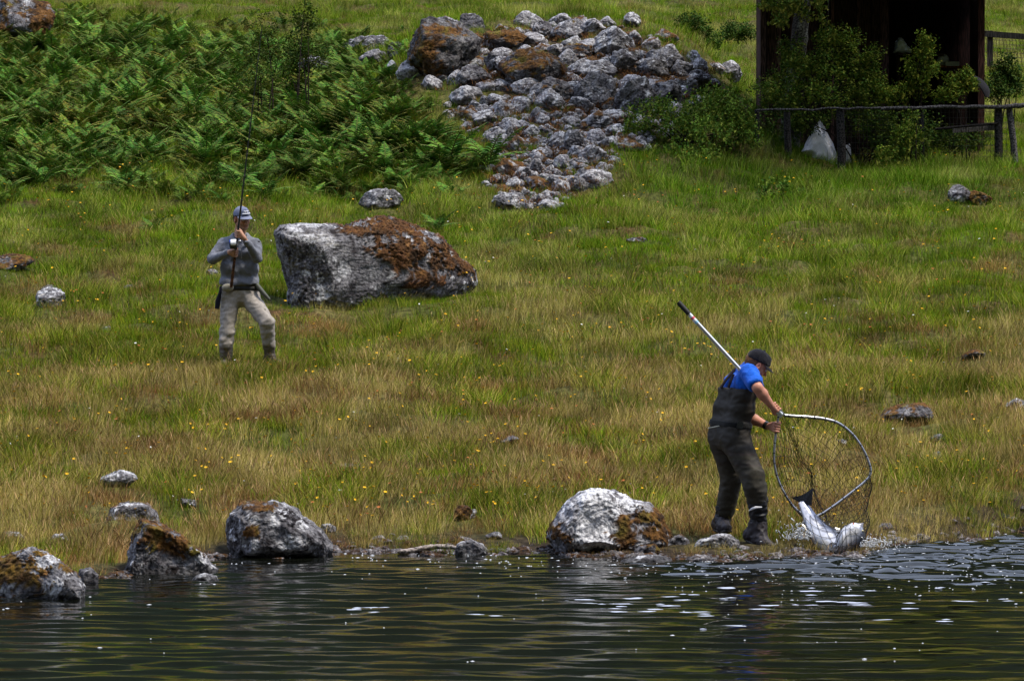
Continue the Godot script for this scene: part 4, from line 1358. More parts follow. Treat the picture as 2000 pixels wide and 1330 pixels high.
	var hm := MB.new(); hm.col = Color(0.16, 0.075, 0.04)
	hm.tube(PackedVector3Array([rod.call(561.0), rod.call(557.0), rod.call(530.0), rod.call(505.0), rod.call(496.0)]), PackedFloat32Array([0.015, 0.0175, 0.0155, 0.0145, 0.015]), 12)
	put("handle", hm.mesh(M.bark), ro)
	var fg := MB.new(); fg.col = Color(0.018, 0.018, 0.02)
	fg.tube(PackedVector3Array([rod.call(496.0), rod.call(480.0), rod.call(466.0), rod.call(440.0), rod.call(436.0)]), PackedFloat32Array([0.015, 0.0145, 0.0125, 0.0125, 0.010]), 12)
	put("foregrip", fg.mesh(M.rubber), ro)
	for py in [390.0, 343.0, 300.0, 255.0, 205.0, 160.0, 115.0, 75.0]:
		var gd := MB.new(); gd.col = Color(0.03, 0.03, 0.03)
		var c0: Vector3 = rod.call(py)
		var ring := PackedVector3Array()
		var rr: float = lerpf(0.006, 0.016, (py - 50.0) / 340.0)
		for i in 13: ring.append(c0 + Vector3(cos(TAU * i / 12) * rr, 0, 0.012 + rr + sin(TAU * i / 12) * rr))
		gd.tube(ring, PackedFloat32Array([0.0022]), 5, false)
		gd.tube(PackedVector3Array([c0 - axis * 0.02, c0 + axis * 0.02]), PackedFloat32Array([0.0095 * lerpf(0.4, 1.0, (py - 50.0) / 340.0)]), 8)
		put("guide", gd.mesh(M.plastic), ro)
	var rc: Vector3 = rod.call(478.0) + Vector3(-0.022, 0.0, 0.058)   # a drum reel
	var sd := Vector3(1, 0.05, 0.1).normalized()
	var rl := MB.new(); rl.col = Color(0.015, 0.016, 0.022)
	rl.tube(PackedVector3Array([rc - sd * 0.042, rc - sd * 0.036, rc + sd * 0.03, rc + sd * 0.036]), PackedFloat32Array([0.040, 0.046, 0.046, 0.04]), 20)
	rl.box(Transform3D(Basis(), rod.call(481.0) + Vector3(-0.004, 0, 0.02)), Vector3(0.03, 0.075, 0.035), 0.006)
	var reel := put("reel", rl.mesh(M.plastic), ro)
	var sp := MB.new(); sp.col = Color(0.78, 0.79, 0.82)
	sp.tube(PackedVector3Array([rc - sd * 0.030 + Vector3(0, 0.018, 0.012), rc + sd * 0.026 + Vector3(0, 0.018, 0.012)]), PackedFloat32Array([0.041]), 20)
	put("spool", sp.mesh(M.plain), reel)
	var rg := MB.new(); rg.col = Color(0.03, 0.06, 0.28)
	rg.tube(PackedVector3Array([rc - sd * 0.043 + Vector3(0, 0.014, 0.01), rc - sd * 0.033 + Vector3(0, 0.014, 0.01)]), PackedFloat32Array([0.047]), 20)
	put("flange", rg.mesh(M.metal), reel)
	var cr_ := MB.new(); cr_.col = Color(0.6, 0.6, 0.62)
	cr_.tube(PackedVector3Array([rc + sd * 0.036, rc + sd * 0.052, rc + sd * 0.056 + Vector3(0, 0.035, 0.02)]), PackedFloat32Array([0.006]), 8)
	cr_.ball(rc + sd * 0.066 + Vector3(0, 0.037, 0.02), Vector3(0.014, 0.010, 0.010), 10)
	put("crank", cr_.mesh(M.metal), reel)

func build_netter() -> void:
	var D := 35.8
	var J := func(px: float, py: float, dz := 0.0) -> Vector3: return at(px, py, D - dz)
	var who := thing("person", at(1450, 1060, D), "person in blue shirt, dark waders and black cap bending to lift a landing net", "person")
	var pole := func(t: float) -> Vector3: return (J.call(1325.0, 590.0, 0.06) as Vector3).lerp(J.call(1526.0, 809.0, 0.20), t)
	var pax: Vector3 = (pole.call(1.0) - pole.call(0.0)).normalized()
	var sh := [J.call(1464, 728, 0.20), J.call(1449, 733, -0.17)]   # near, far
	var el := [J.call(1480, 757, 0.35), J.call(1458, 812, -0.12)]
	var wr := [J.call(1507, 792, 0.27), J.call(1501, 833, 0.02)]
	var neck: Vector3 = J.call(1460, 722, 0.0)
	var hips := [J.call(1438, 862, 0.09), J.call(1414, 864, -0.09)]
	var knee := [J.call(1470, 930, 0.2), J.call(1430, 930, -0.13)]
	var ank := [J.call(1482, 1022, 0.12), J.call(1411, 1014, -0.25)]
	var skin := Color(0.43, 0.195, 0.13)
	var mb := MB.new()
	mb.col = skin
	var f := Field.new(J.call(1370, 1045, -0.5), J.call(1530, 690, 0.55), 0.012)
	f.cap(sh[0], sh[1], 0.04, 0.04)
	f.cap(J.call(1434, 762, -0.08), J.call(1454, 760, 0.08), 0.07, 0.07, 0.05)
	f.cap(J.call(1420, 820, -0.06), J.call(1440, 822, 0.06), 0.08, 0.08, 0.05)
	f.cap(hips[0], hips[1], 0.08, 0.08, 0.04)
	f.cap(neck, J.call(1450, 740, 0), 0.058, 0.07, 0.03)
	for i in 2:
		f.cap(sh[i], el[i], 0.050, 0.043, 0.02)
		f.cap(el[i], el[i].lerp(wr[i], 0.35), 0.044, 0.046, 0.015)
		f.cap(el[i].lerp(wr[i], 0.35), wr[i], 0.046, 0.029, 0.015)
		f.cap(hips[i], knee[i], 0.09, 0.06, 0.02)
		f.cap(knee[i], ank[i], 0.06, 0.042, 0.02)
	f.into(mb)
	var hc: Vector3 = J.call(1478.0, 713.0, 0.02)
	var bs := head(mb, hc, Vector3(0.76, -0.50, -0.20), Vector3(0.42, 0.9, 0.02), J.call(1456, 728, -0.01), 0.97, skin)
	var hoop_dir: Vector3 = (J.call(1520, 815, 0.19) - J.call(1514, 852, 0.2))
	grip_hand(mb, wr[0], pole.call(0.945), pax, Vector3(-0.5, -0.35, 0.5), -1.0, 0.017, 1.0)
	grip_hand(mb, wr[1], J.call(1518, 835, 0.17), hoop_dir, Vector3(-1, 0, -0.25), 1.0, 0.014, 1.0)
	put("body", mb.mesh(M.skin), who)
	face_parts(who, hc, bs, 0.97, Color(0.10, 0.055, 0.025))
	hair_part(who, hc, bs, 0.97, Color(0.13, 0.06, 0.03), -0.05, 0.003)
	cap_part(who, hc, bs, 0.97, Color(0.010, 0.010, 0.014), Color(0.011, 0.011, 0.014))
	# ---- shirt
	var g := Field.new(J.call(1390, 800, -0.35), J.call(1505, 690, 0.5), 0.010)
	g.cap(J.call(1450, 733, -0.13), J.call(1461, 729, 0.13), 0.070, 0.072)
	g.cap(J.call(1436, 750, -0.10), J.call(1458, 748, 0.11), 0.100, 0.100, 0.05)
	g.cap(J.call(1430, 778, -0.07), J.call(1450, 778, 0.07), 0.080, 0.080, 0.05)
	g.cut(J.call(1440, 790, 0), Vector3(0, -1, 0))
	g.cap(J.call(1462, 720, -0.01), J.call(1452, 736, 0), 0.068, 0.08, 0.03)
	g.cap(sh[0], sh[0].lerp(el[0], 0.78), 0.078, 0.072, 0.03)
	g.cap(sh[1], sh[1].lerp(el[1], 0.5), 0.070, 0.066, 0.03)
	g.cut(sh[0].lerp(el[0], 0.93), el[0] - sh[0])
	g.cut(J.call(1466, 714, 0), Vector3(0.75, 0.75, -0.1))
	g.wrinkle(nz, 0.007, Vector3(7, 8, 7))
	g.wrinkle(nz, 0.003, Vector3(17, 18, 17))
	var gm := MB.new()
	g.into(gm, func(p: Vector3, _n: Vector3) -> Color: return Color(0.012, 0.088, 0.45) * (1.0 + 0.22 * nz.get_noise_3dv(p * 7.0) + 0.1 * nz.get_noise_3dv(p * 30.0)))
	put("shirt", gm.mesh(M.cloth), who)
	# ---- chest waders
	var w := Field.new(J.call(1368, 1015, -0.5), J.call(1520, 735, 0.5), 0.011)
	w.cap(J.call(1427, 766, -0.09), J.call(1454, 770, 0.10), 0.113, 0.113)
	w.cap(J.call(1420, 796, -0.08), J.call(1449, 798, 0.09), 0.117, 0.117, 0.04)
	w.cap(J.call(1416, 828, -0.08), J.call(1439, 831, 0.08), 0.120, 0.122, 0.04)
	w.cap(J.call(1412, 853, -0.09), J.call(1436, 855, 0.09), 0.128, 0.130, 0.05)
	w.cap(hips[0], knee[0], 0.128, 0.098, 0.02)
	w.cap(knee[0], J.call(1479, 972, 0.17), 0.100, 0.090, 0.02)
	w.cap(hips[1], knee[1], 0.122, 0.094, 0.015)
	w.cap(knee[1], J.call(1418, 996, -0.21), 0.092, 0.080, 0.02)
	w.cap(J.call(1470, 952, 0.23), J.call(1484, 956, 0.2), 0.07, 0.07, 0.03)
	w.cut(J.call(1436, 757, 0), Vector3(0.05, 1, 0))
	w.wrinkle(nz, 0.0045, Vector3(4.5, 4, 4.5))
	w.wrinkle(nz, 0.0045, Vector3(7, 17, 7))
	var wm := MB.new()
	w.into(wm, func(p: Vector3, _n: Vector3) -> Color:
		var c := Color(0.027, 0.022, 0.018)
		var low := clampf((J.call(1450, 880).y - p.y) * 4.0, 0.0, 1.0)
		c = cr(c, Color(0.040, 0.036, 0.026), low * 0.8)
		return c)
	var wo := put("waders", wm.mesh(M.wader), who)
	for s in [[V(1408, 758), V(1420, 740), V(1438, 719), -0.02], [V(1423, 757), V(1428, 744), V(1433, 731), 0.11]]:   # shoulder straps
		var sp := MB.new(); sp.col = Color(0.012, 0.011, 0.012)
		var a: Vector2 = s[0]; var b: Vector2 = s[1]; var c: Vector2 = s[2]; var z: float = s[3]
		sp.tube(spline([J.call(a.x, a.y, z + 0.02), J.call(b.x, b.y, z + 0.03), J.call(c.x, c.y, z + 0.02)], 9), PackedFloat32Array([0.017]), 8, true, 0.35, Vector3(-0.6, 0.5, 0.6))
		put("strap", sp.mesh(M.cloth), wo)
	var bt := Field.new(J.call(1370, 850, -0.35), J.call(1490, 805, 0.35), 0.009)
	bt.cap(J.call(1416, 829, -0.08), J.call(1439, 832, 0.08), 0.130, 0.132)
	bt.cut(J.call(1430, 823, 0), Vector3(0.09, 1, 0)); bt.cut(J.call(1430, 834, 0), Vector3(-0.09, -1, 0))
	var bm := MB.new(); bm.col = Color(0.008, 0.008, 0.011)
	bt.into(bm)
	var belt := put("belt", bm.mesh(M.cloth), who)
	var bu := MB.new(); bu.col = Color(0.02, 0.02, 0.022)
	bu.box(Transform3D(Basis(Vector3(0, 0, 1), -0.1), J.call(1446, 830, 0.225)), Vector3(0.05, 0.055, 0.02), 0.006)
	put("buckle", bu.mesh(M.plastic), belt)
	var tr := MB.new(); tr.col = Color(0.36, 0.36, 0.30)
	tr.tube(PackedVector3Array([J.call(1384, 836, 0.02), J.call(1394, 834.5, 0.085), J.call(1405, 832, 0.125)]), PackedFloat32Array([0.0075]), 6, true, 0.5)
	put("pale_cord", tr.mesh(M.plain), belt)
	# ---- lower legs and boots
	for i in 2:
		var lf := Field.new(ank[i] - Vector3(0.3, 0.3, 0.3), ank[i] + Vector3(0.3, 0.36, 0.3), 0.010)
		var top: Vector3 = J.call(1480, 968, 0.17) if i == 0 else J.call(1417, 990, -0.21)
		lf.cap(top, ank[i], 0.092 if i == 0 else 0.08, 0.066)
		lf.cut(top + Vector3(0, 0.0, 0), Vector3(0.15, 1, 0))
		lf.wrinkle(nz, 0.012, Vector3(7, 20, 7))
		var lm := MB.new(); lm.col = Color(0.013, 0.013, 0.018)
		lf.into(lm)
		var gg := put("gravel_guard", lm.mesh(M.rubber), who)
		if i == 0:
			var rs := MB.new(); rs.col = Color(0.62, 0.62, 0.68)
			rs.tube(PackedVector3Array([J.call(1463, 998, 0.225), J.call(1469, 994, 0.252), J.call(1477, 991, 0.262), J.call(1489, 990.5, 0.24)]), PackedFloat32Array([0.003, 0.010, 0.010, 0.004]), 8, true, 0.4, Vector3(0, 0.1, 1))
			put("reflective_stripe", rs.mesh(M.plain), gg)
		var b := Field.new(ank[i] - Vector3.ONE * 0.34, ank[i] + Vector3.ONE * 0.34, 0.009)
		var heel: Vector3 = J.call(1464, 1047, 0.1) if i == 0 else J.call(1402, 1026, -0.3)
		var ball: Vector3 = J.call(1492, 1061, 0.2) if i == 0 else J.call(1414, 1030, -0.12)
		var toe: Vector3 = J.call(1510, 1069, 0.26) if i == 0 else J.call(1422, 1031, -0.04)
		b.cap(ank[i], heel + Vector3(0.01, 0.02, 0), 0.066, 0.056)
		b.cap(ank[i], ball, 0.060, 0.046, 0.05)
		b.cap(heel, ball, 0.048, 0.05, 0.03)
		b.cap(ball, toe, 0.05, 0.036, 0.03)
		b.wrinkle(nz, 0.006, Vector3(18, 18, 18))
		var om := MB.new(); om.col = Color(0.020, 0.019, 0.021)
		b.into(om)
		var bo := put("boot", om.mesh(M.rubber), who)
		var so := MB.new(); so.col = Color(0.03, 0.027, 0.025)
		var dn := Vector3(0, -0.038, 0)
		so.tube(PackedVector3Array([heel + dn + (heel - ball).normalized() * 0.03, heel + dn, ball + dn, toe + dn * 0.75, toe + dn * 0.6 + (toe - ball).normalized() * 0.03]), PackedFloat32Array([0.03, 0.045, 0.052, 0.042, 0.015]), 12, true, 0.35, Vector3.UP)
		put("sole", so.mesh(M.rubber), bo)
	var wa := MB.new(); wa.col = Color(0.008, 0.008, 0.01)
	var wc: Vector3 = el[1].lerp(wr[1], 0.93)
	var wd: Vector3 = (wr[1] - el[1]).normalized()
	wa.tube(PackedVector3Array([wc - wd * 0.016, wc + wd * 0.012]), PackedFloat32Array([0.037, 0.035]), 14)
	wa.tube(PackedVector3Array([wc + Vector3(0, 0.008, 0.030), wc + Vector3(0, 0.010, 0.043)]), PackedFloat32Array([0.019]), 12)
	put("wristwatch", wa.mesh(M.plastic), who)

func build_catch() -> void:
	var D := 35.8
	var J := func(px: float, py: float, dz := 0.0) -> Vector3: return at(px, py, D - dz)
	var pole := func(t: float) -> Vector3: return (J.call(1325.0, 590.0, 0.06) as Vector3).lerp(J.call(1526.0, 809.0, 0.20), t)
	var net := thing("landing_net", pole.call(1.0), "large hoop landing net with silver pole and black mesh around the salmon", "landing net")
	var pm := MB.new(); pm.col = Color(0.62, 0.62, 0.66)
	pm.tube(PackedVector3Array([pole.call(0.10), pole.call(0.96)]), PackedFloat32Array([0.0165]), 16)
	var po := put("pole", pm.mesh(M.metal), net)
	var gm := MB.new(); gm.col = Color(0.008, 0.008, 0.009)
	gm.tube(PackedVector3Array([pole.call(0.0), pole.call(0.008), pole.call(0.10), pole.call(0.108)]), PackedFloat32Array([0.017, 0.021, 0.021, 0.018]), 16)
	put("grip", gm.mesh(M.rubber), net)
	var sm := MB.new()
	for i in 4:
		sm.col = [Color(0.55, 0.62, 0.70), Color(0.50, 0.07, 0.10), Color(0.62, 0.64, 0.7), Color(0.25, 0.45, 0.62)][i]
		sm.tube(PackedVector3Array([pole.call(0.118 + 0.018 * i), pole.call(0.134 + 0.018 * i)]), PackedFloat32Array([0.0172]), 16)
	put("sticker", sm.mesh(M.plastic), po)
	var ym := MB.new(); ym.col = Color(0.66, 0.67, 0.72)
	ym.tube(PackedVector3Array([pole.call(0.955), pole.call(0.965), pole.call(1.0), pole.call(1.008)]), PackedFloat32Array([0.022, 0.027, 0.027, 0.024]), 16)
	ym.box(Transform3D(Basis(Vector3(0, 0, 1), -0.82), pole.call(0.985)), Vector3(0.075, 0.05, 0.045), 0.008)
	put("yoke", ym.mesh(M.metal), net)
	var ring := spline([J.call(1523, 807, 0.2), J.call(1529, 809, 0.2), J.call(1541, 811.5, 0.19), J.call(1580, 814, 0.16), J.call(1612, 818, 0.12), J.call(1640, 827, 0.09), J.call(1667, 849, 0.05), J.call(1688, 880, 0.02), J.call(1700, 910, 0.0), J.call(1701, 925, 0.0), J.call(1693, 938, 0.0), J.call(1660, 965, 0.02), J.call(1625, 991, 0.05), J.call(1598, 1007, 0.07), J.call(1575, 1007, 0.07), J.call(1553, 992, 0.08), J.call(1535, 967, 0.1), J.call(1521, 938, 0.13), J.call(1513, 905, 0.16), J.call(1513, 875, 0.17), J.call(1516, 846, 0.17), J.call(1520, 820, 0.19)], 132, true)
	var hm := MB.new()
	var closed := ring.duplicate(); closed.append(ring[0])
	hm.col = Color(0.50, 0.50, 0.54)
	hm.tube(closed, PackedFloat32Array([0.0095]), 10, false)
	var hoop := put("hoop", hm.mesh(M.metal), net)
	var lm := MB.new(); lm.col = Color(0.012, 0.012, 0.016)   # cord lashed round the hoop
	for i in range(0, 132, 4):
		var t := (ring[(i + 1) % 132] - ring[i]).normalized()
		lm.tube(PackedVector3Array([ring[i] - t * 0.004, ring[i] + t * 0.004]), PackedFloat32Array([0.0115]), 8)
	for i in 132:   # the head rope of the bag, just below the hoop
		var a := ring[i] + Vector3(0, -0.012, -0.008); var b := ring[(i + 1) % 132] + Vector3(0, -0.012, -0.008)
		lm.tube(PackedVector3Array([a, b]), PackedFloat32Array([0.003]), 4, false)
	put("lashing", lm.mesh(M.rubber), hoop)
	# ---- the salmon: bent, belly towards the water side, back away
	var spine := spline([J.call(1567, 981, 0.20), J.call(1579, 1003, 0.25), J.call(1594, 1030, 0.32), J.call(1615, 1052, 0.37), J.call(1637, 1063, 0.40), J.call(1654, 1057, 0.42), J.call(1668, 1044, 0.42), J.call(1677, 1033, 0.42), J.call(1683, 1026, 0.42)], 60)
	var wide := [0.034, 0.054, 0.086, 0.116, 0.124, 0.120, 0.108, 0.080, 0.026]
	var fm := MB.new()
	var n := 60; var m := 28
	var frames := []
	for i in n:
		var t := (spine[mini(i + 1, n - 1)] - spine[maxi(i - 1, 0)]).normalized()
		var u := float(i) / (n - 1) * 8.0
		var k := mini(int(u), 7)
		var r := lerpf(wide[k], wide[k + 1], smoothstep(0.0, 1.0, u - k) * 0.4 + (u - k) * 0.6)
		var back := Vector3(0.62, 0.50, -0.60).lerp(Vector3(0.72, -0.55, -0.42), smoothstep(0.45, 0.8, float(i) / n)).normalized()
		var up := (back - t * back.dot(t)).normalized()
		var side := t.cross(up)
		frames.append([spine[i], t, up, side, r])
		for j in m:
			var a := TAU * j / m
			var q := up * cos(a) * r + side * sin(a) * r * 0.66
			var nn := (up * cos(a) * 0.66 + side * sin(a)).normalized()
			fm.v.append(spine[i] + q)
			var ca := cos(a)
			var c := Color(0.56, 0.56, 0.61)
			c = cr(c, Color(0.22, 0.235, 0.30), smoothstep(-0.35, 0.15, ca))
			c = cr(c, Color(0.025, 0.03, 0.05), smoothstep(0.1, 0.6, ca))
			if i < 26: c = cr(c, Color(0.10, 0.12, 0.20), minf(1.0, (26 - i) / 18.0) * smoothstep(-0.75, 0.2, ca + 0.5 * nz.get_noise_3dv((spine[i] + q) * 40.0)))
			if ca > 0.0 and nz.get_noise_3dv((spine[i] + q) * 70.0) > 0.55: c = Color(0.02, 0.02, 0.025)
			if i > 48: c = cr(c, Color(0.05, 0.05, 0.055), smoothstep(0.15, 0.6, ca))
			if i > 56: c = cr(c, Color(0.14, 0.13, 0.14), 0.7)
			if i == 46 and ca < 0.6: c *= 0.45     # edge of the gill cover
			if i > 52 and absf(ca + 0.18) < 0.1: c *= 0.3   # mouth
			c *= 1.0 + 0.14 * nz.get_noise_3dv((spine[i] + q) * 90.0)
			fm.c.append(c)
	for i in n - 1:
		for j in m:
			var p := i * m + j; var q := i * m + (j + 1) % m
			fm.ix.append_array(PackedInt32Array([p, q, p + m, q, q + m, p + m]))
	var e0 := fm.v.size()
	fm.v.append(spine[n - 1] + (spine[n - 1] - spine[n - 2]).normalized() * 0.030); fm.c.append(Color(0.10, 0.09, 0.09))
	fm.v.append(spine[0]); fm.c.append(Color(0.08, 0.08, 0.11))
	for j in m:
		fm.ix.append_array(PackedInt32Array([(n - 1) * m + j, (n - 1) * m + (j + 1) % m, e0, (j + 1) % m, j, e0 + 1]))
	fm.smooth()
	var chk := 0.0
	for i in range(0, n * m, 7): chk += fm.n[i].dot(fm.v[i] - spine[i / m])
	if chk < 0:
		for i in fm.n.size(): fm.n[i] = -fm.n[i]
		for i in range(0, fm.ix.size(), 3):
			var s := fm.ix[i]; fm.ix[i] = fm.ix[i + 1]; fm.ix[i + 1] = s
	var fish := thing("salmon", J.call(1640, 1078, 0.35), "big silver salmon thrashing bent double in the landing net at the waterline", "fish")
	put("body", fm.mesh(M.fish), fish)
	var fin := func(pts: Array, called: String, col: Color) -> void:   # a thin fin with rays
		var b := MB.new()
		var root: Vector3 = pts[0]
		var w: Vector3 = ((pts[1] as Vector3) - root).cross((pts[2] as Vector3) - root).normalized() * 0.004
		for i in range(1, pts.size() - 1):
			b.col = col * (0.7 if i % 2 else 1.2)
			b.tri(root + w, pts[i] + w * 0.3, pts[i + 1] + w * 0.3)
			b.tri(root - w, pts[i + 1] - w * 0.3, pts[i] - w * 0.3)
			b.quad(pts[i] + w * 0.3, pts[i] - w * 0.3, pts[i + 1] - w * 0.3, pts[i + 1] + w * 0.3)
		put(called, b.mesh(M.fish), fish)
	var tp := [spine[2]]
	for i in 13:
		var t := i / 12.0
		var e: Vector3 = (J.call(1546, 972, 0.14) as Vector3).lerp(J.call(1589, 953, 0.26), t)
		tp.append(e.lerp(spine[0], 0.22 * sin(t * PI)))
	tp.append(J.call(1586, 988, 0.26))
	fin.call(tp, "tail_fin", Color(0.030, 0.032, 0.045))
	var fr: Array = frames[24]
	fin.call([fr[0] + fr[2] * 0.09, frames[20][0] + frames[20][2] * 0.07, frames[20][0] + frames[20][2] * 0.15, frames[24][0] + frames[24][2] * 0.17, frames[28][0] + frames[28][2] * 0.105], "dorsal_fin", Color(0.03, 0.032, 0.04))
	var f3: Array = frames[43]
	fin.call([f3[0] + f3[3] * 0.05 - f3[2] * 0.05, f3[0] + f3[3] * 0.09 - f3[2] * 0.04, f3[0] + f3[3] * 0.11 - f3[2] * 0.08 - f3[1] * 0.06, f3[0] + f3[3] * 0.07 - f3[2] * 0.09 - f3[1] * 0.08], "pectoral_fin", Color(0.10, 0.09, 0.08))
	fin.call([frames[15][0] - frames[15][2] * 0.05, frames[13][0] - frames[13][2] * 0.04, frames[13][0] - frames[13][2] * 0.1 - frames[13][1] * 0.03, frames[16][0] - frames[16][2] * 0.09], "anal_fin", Color(0.2, 0.18, 0.16))
	var f4: Array = frames[53]
	for s in [-1.0, 1.0]:
		var em := MB.new()
		em.col = Color(0.5, 0.45, 0.25)
		em.ball(f4[0] + f4[3] * s * f4[4] * 0.60 + f4[2] * f4[4] * 0.25, Vector3.ONE * 0.011, 10)
		em.col = Color(0.008, 0.008, 0.008)
		em.ball(f4[0] + f4[3] * s * f4[4] * 0.68 + f4[2] * f4[4] * 0.26, Vector3.ONE * 0.0075, 8)
		put("eye", em.mesh(M.plastic), fish)
	var lu := MB.new(); lu.col = Color(0.75, 0.16, 0.04)
	var lp: Vector3 = J.call(1667, 1026, 0.46)
	lu.tube(PackedVector3Array([lp + Vector3(0.01, -0.035, 0), lp, lp + Vector3(0.004, 0.022, 0)]), PackedFloat32Array([0.006, 0.009, 0.004]), 8)
	lu.ball(lp + Vector3(-0.018, -0.012, 0.004), Vector3.ONE * 0.008, 8)
	tag(put("fishing_lure", lu.mesh(M.plain)), "tiny orange lure sticking out of the salmon's jaw", "lure")
	# ---- the bag of knotted cord: hangs from the hoop, swings behind and gathers round the fish
	var nm := MB.new(); nm.col = Color(0.010, 0.010, 0.013)
	var cu := 64; var rows := 22
	var pts := []
	for i in cu:
		var h0 := ring[int(i * 132.0 / cu) % 132] + Vector3(0, -0.012, -0.006)
		var ang := atan2(h0.y - (J.call(1600, 910) as Vector3).y, h0.x - (J.call(1600, 910) as Vector3).x)
		var low := clampf(-sin(ang), 0.0, 1.0)
		var tip: Vector3 = J.call(1648 + 44 * cos(ang), 1052 - 22 * sin(ang), 0.34 + 0.22 * low - 0.2 * (1.0 - low))
		var mid := h0.lerp(tip, 0.55) + Vector3(0.05 * (1.0 - low), -0.02, lerpf(-0.34, 0.12, low))
		var col := []
		for j in rows + 1:
			var t := float(j) / rows
			var p := h0.lerp(mid, t).lerp(mid.lerp(tip, t), t)
			p += Vector3(nz.get_noise_3dv(p * 6.0), nz.get_noise_3dv(p * 6.0 + Vector3(9, 0, 0)), nz.get_noise_3dv(p * 5.0 + Vector3(0, 9, 0))) * 0.03 * sin(t * PI)
			col.append(p)
		pts.append(col)
	for i in cu:
		for j in rows:
			if (i + j) % 2: continue
			for s in [-1, 1]:
				nm.tube(PackedVector3Array([pts[i][j], pts[posmod(i + s, cu)][j + 1]]), PackedFloat32Array([0.0019]), 3, false)
				if j + 2 <= rows: nm.tube(PackedVector3Array([pts[posmod(i + s, cu)][j + 1], pts[i][j + 2]]), PackedFloat32Array([0.0019]), 3, false)
	put("net_bag", nm.mesh(M.rubber), net)
	var om := MB.new(); om.col = Color(0.010, 0.010, 0.013)   # the meshes drawn tight over the fish
	for sgn in [-1, 1]:
		for k in range(0, 40, 4):
			var line := PackedVector3Array()
			for q in 40:
				var i := 10 + q
				var j: float = k + sgn * q * 0.55
				if i > 57: break
				var fr2: Array = frames[i]
				var a: float = TAU * j / 40.0
				line.append(fr2[0] + fr2[2] * cos(a) * (fr2[4] + 0.006) + fr2[3] * sin(a) * (fr2[4] * 0.66 + 0.006))
			if line.size() > 1: om.tube(line, PackedFloat32Array([0.0019]), 4, false)
	put("net_over_fish", om.mesh(M.rubber), net)
	# ---- splash, painted sky glints and foam
	var ball := SphereMesh.new(); ball.radius = 1.0; ball.height = 2.0; ball.radial_segments = 8; ball.rings = 4
	ball.material = M.drop
	var where := []; var tints := []
	for i in 1100:
		var a := rng.randf()
		var px := 0.0; var py := 0.0
		if a < 0.5:
			px = 1575 + rng.randfn() * 24; py = 1045 - absf(rng.randfn()) * 16 + 8
		elif a < 0.75:
			px = 1690 + absf(rng.randfn()) * 26 - 10; py = 1068 - absf(rng.randfn()) * 9
		else:
			px = 1640 + rng.randfn() * 60; py = 1080 - absf(rng.randfn()) * 14
		var p: Vector3 = J.call(px, py, 0.25 + rng.randf_range(-0.35, 0.05 if px > 1590 and px < 1680 else 0.3))
		if p.y < 0.0: continue
		var r := 0.0022 + 0.005 * pow(rng.randf(), 3.0)
		where.append(Transform3D(Basis(Vector3(0, 0, 1), rng.randfn() * 0.7) * Basis().scaled(Vector3(r, r * (1.0 + 4.0 * pow(rng.randf(), 2.0)), r)), p)); tints.append(Color(0.6, 0.62, 0.66) * rng.randf_range(0.6, 1.1))
	many("splash_drops", ball, where, tints)
	var fl := MB.new(); fl.col = Color.WHITE
	for i in 11:
		var a0 := TAU * i / 11; var a1 := TAU * (i + 1) / 11
		var r0 := 0.8 + 0.2 * sin(i * 2.3); var r1 := 0.8 + 0.2 * sin(((i + 1) % 11) * 2.3)
		fl.tri(Vector3(0, 1, 0), Vector3(cos(a1) * r1, 0, sin(a1) * r1), Vector3(cos(a0) * r0, 0, sin(a0) * r0))
	fl.smooth()
	where = []; tints = []
	var tries := 0
	while where.size() < 800 and tries < 60000:
		tries += 1
		var x := rng.randf_range(-3.9, 4.6); var d := rng.randf_range(26.0, 37.6)
		if height(x, d) > 0.0: continue
		var s := shore(x) - d
		var want := 0.55 * exp(-s / 0.8) * smoothstep(-2.8, -0.5, x) + 0.9 * chop(x, d) + 0.14 * smoothstep(0.0, 2.0, x) * smoothstep(30.0, 33.0, d) + 0.02
		if nz.get_noise_2d(x * 0.9, d * 1.1) < -0.1: want *= 0.25
		if rng.randf() > want: continue
		var r := 0.005 + 0.012 * pow(rng.randf(), 4.0)
		where.append(Transform3D(Basis(Vector3.UP, rng.randf() * TAU).scaled(Vector3(r * 1.3, 0.004, r)), Vector3(x, wave(x, d) + 0.001, -d))); tints.append(Color(0.48, 0.50, 0.55))
	many("foam_bubbles", fl.mesh(M.foam_and_glint), where, tints)
	where = []; tints = []  # flat bluish-white discs: sky glints on the ripples, painted as patches
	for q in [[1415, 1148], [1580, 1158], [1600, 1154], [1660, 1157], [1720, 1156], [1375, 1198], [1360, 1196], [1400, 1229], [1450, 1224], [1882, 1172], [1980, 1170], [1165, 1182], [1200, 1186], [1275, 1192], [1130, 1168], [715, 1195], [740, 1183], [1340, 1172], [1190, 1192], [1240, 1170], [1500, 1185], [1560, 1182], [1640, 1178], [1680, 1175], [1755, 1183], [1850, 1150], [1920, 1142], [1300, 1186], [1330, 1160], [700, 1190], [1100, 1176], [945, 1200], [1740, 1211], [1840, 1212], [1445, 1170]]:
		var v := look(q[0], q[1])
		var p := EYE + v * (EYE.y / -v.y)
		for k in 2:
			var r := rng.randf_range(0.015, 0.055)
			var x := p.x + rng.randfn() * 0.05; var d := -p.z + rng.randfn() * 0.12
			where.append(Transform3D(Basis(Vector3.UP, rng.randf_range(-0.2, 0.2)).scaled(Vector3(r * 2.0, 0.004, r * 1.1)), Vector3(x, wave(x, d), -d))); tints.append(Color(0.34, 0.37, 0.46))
	many("sky_glint_patches", fl.mesh(M.foam_and_glint), where, tints)

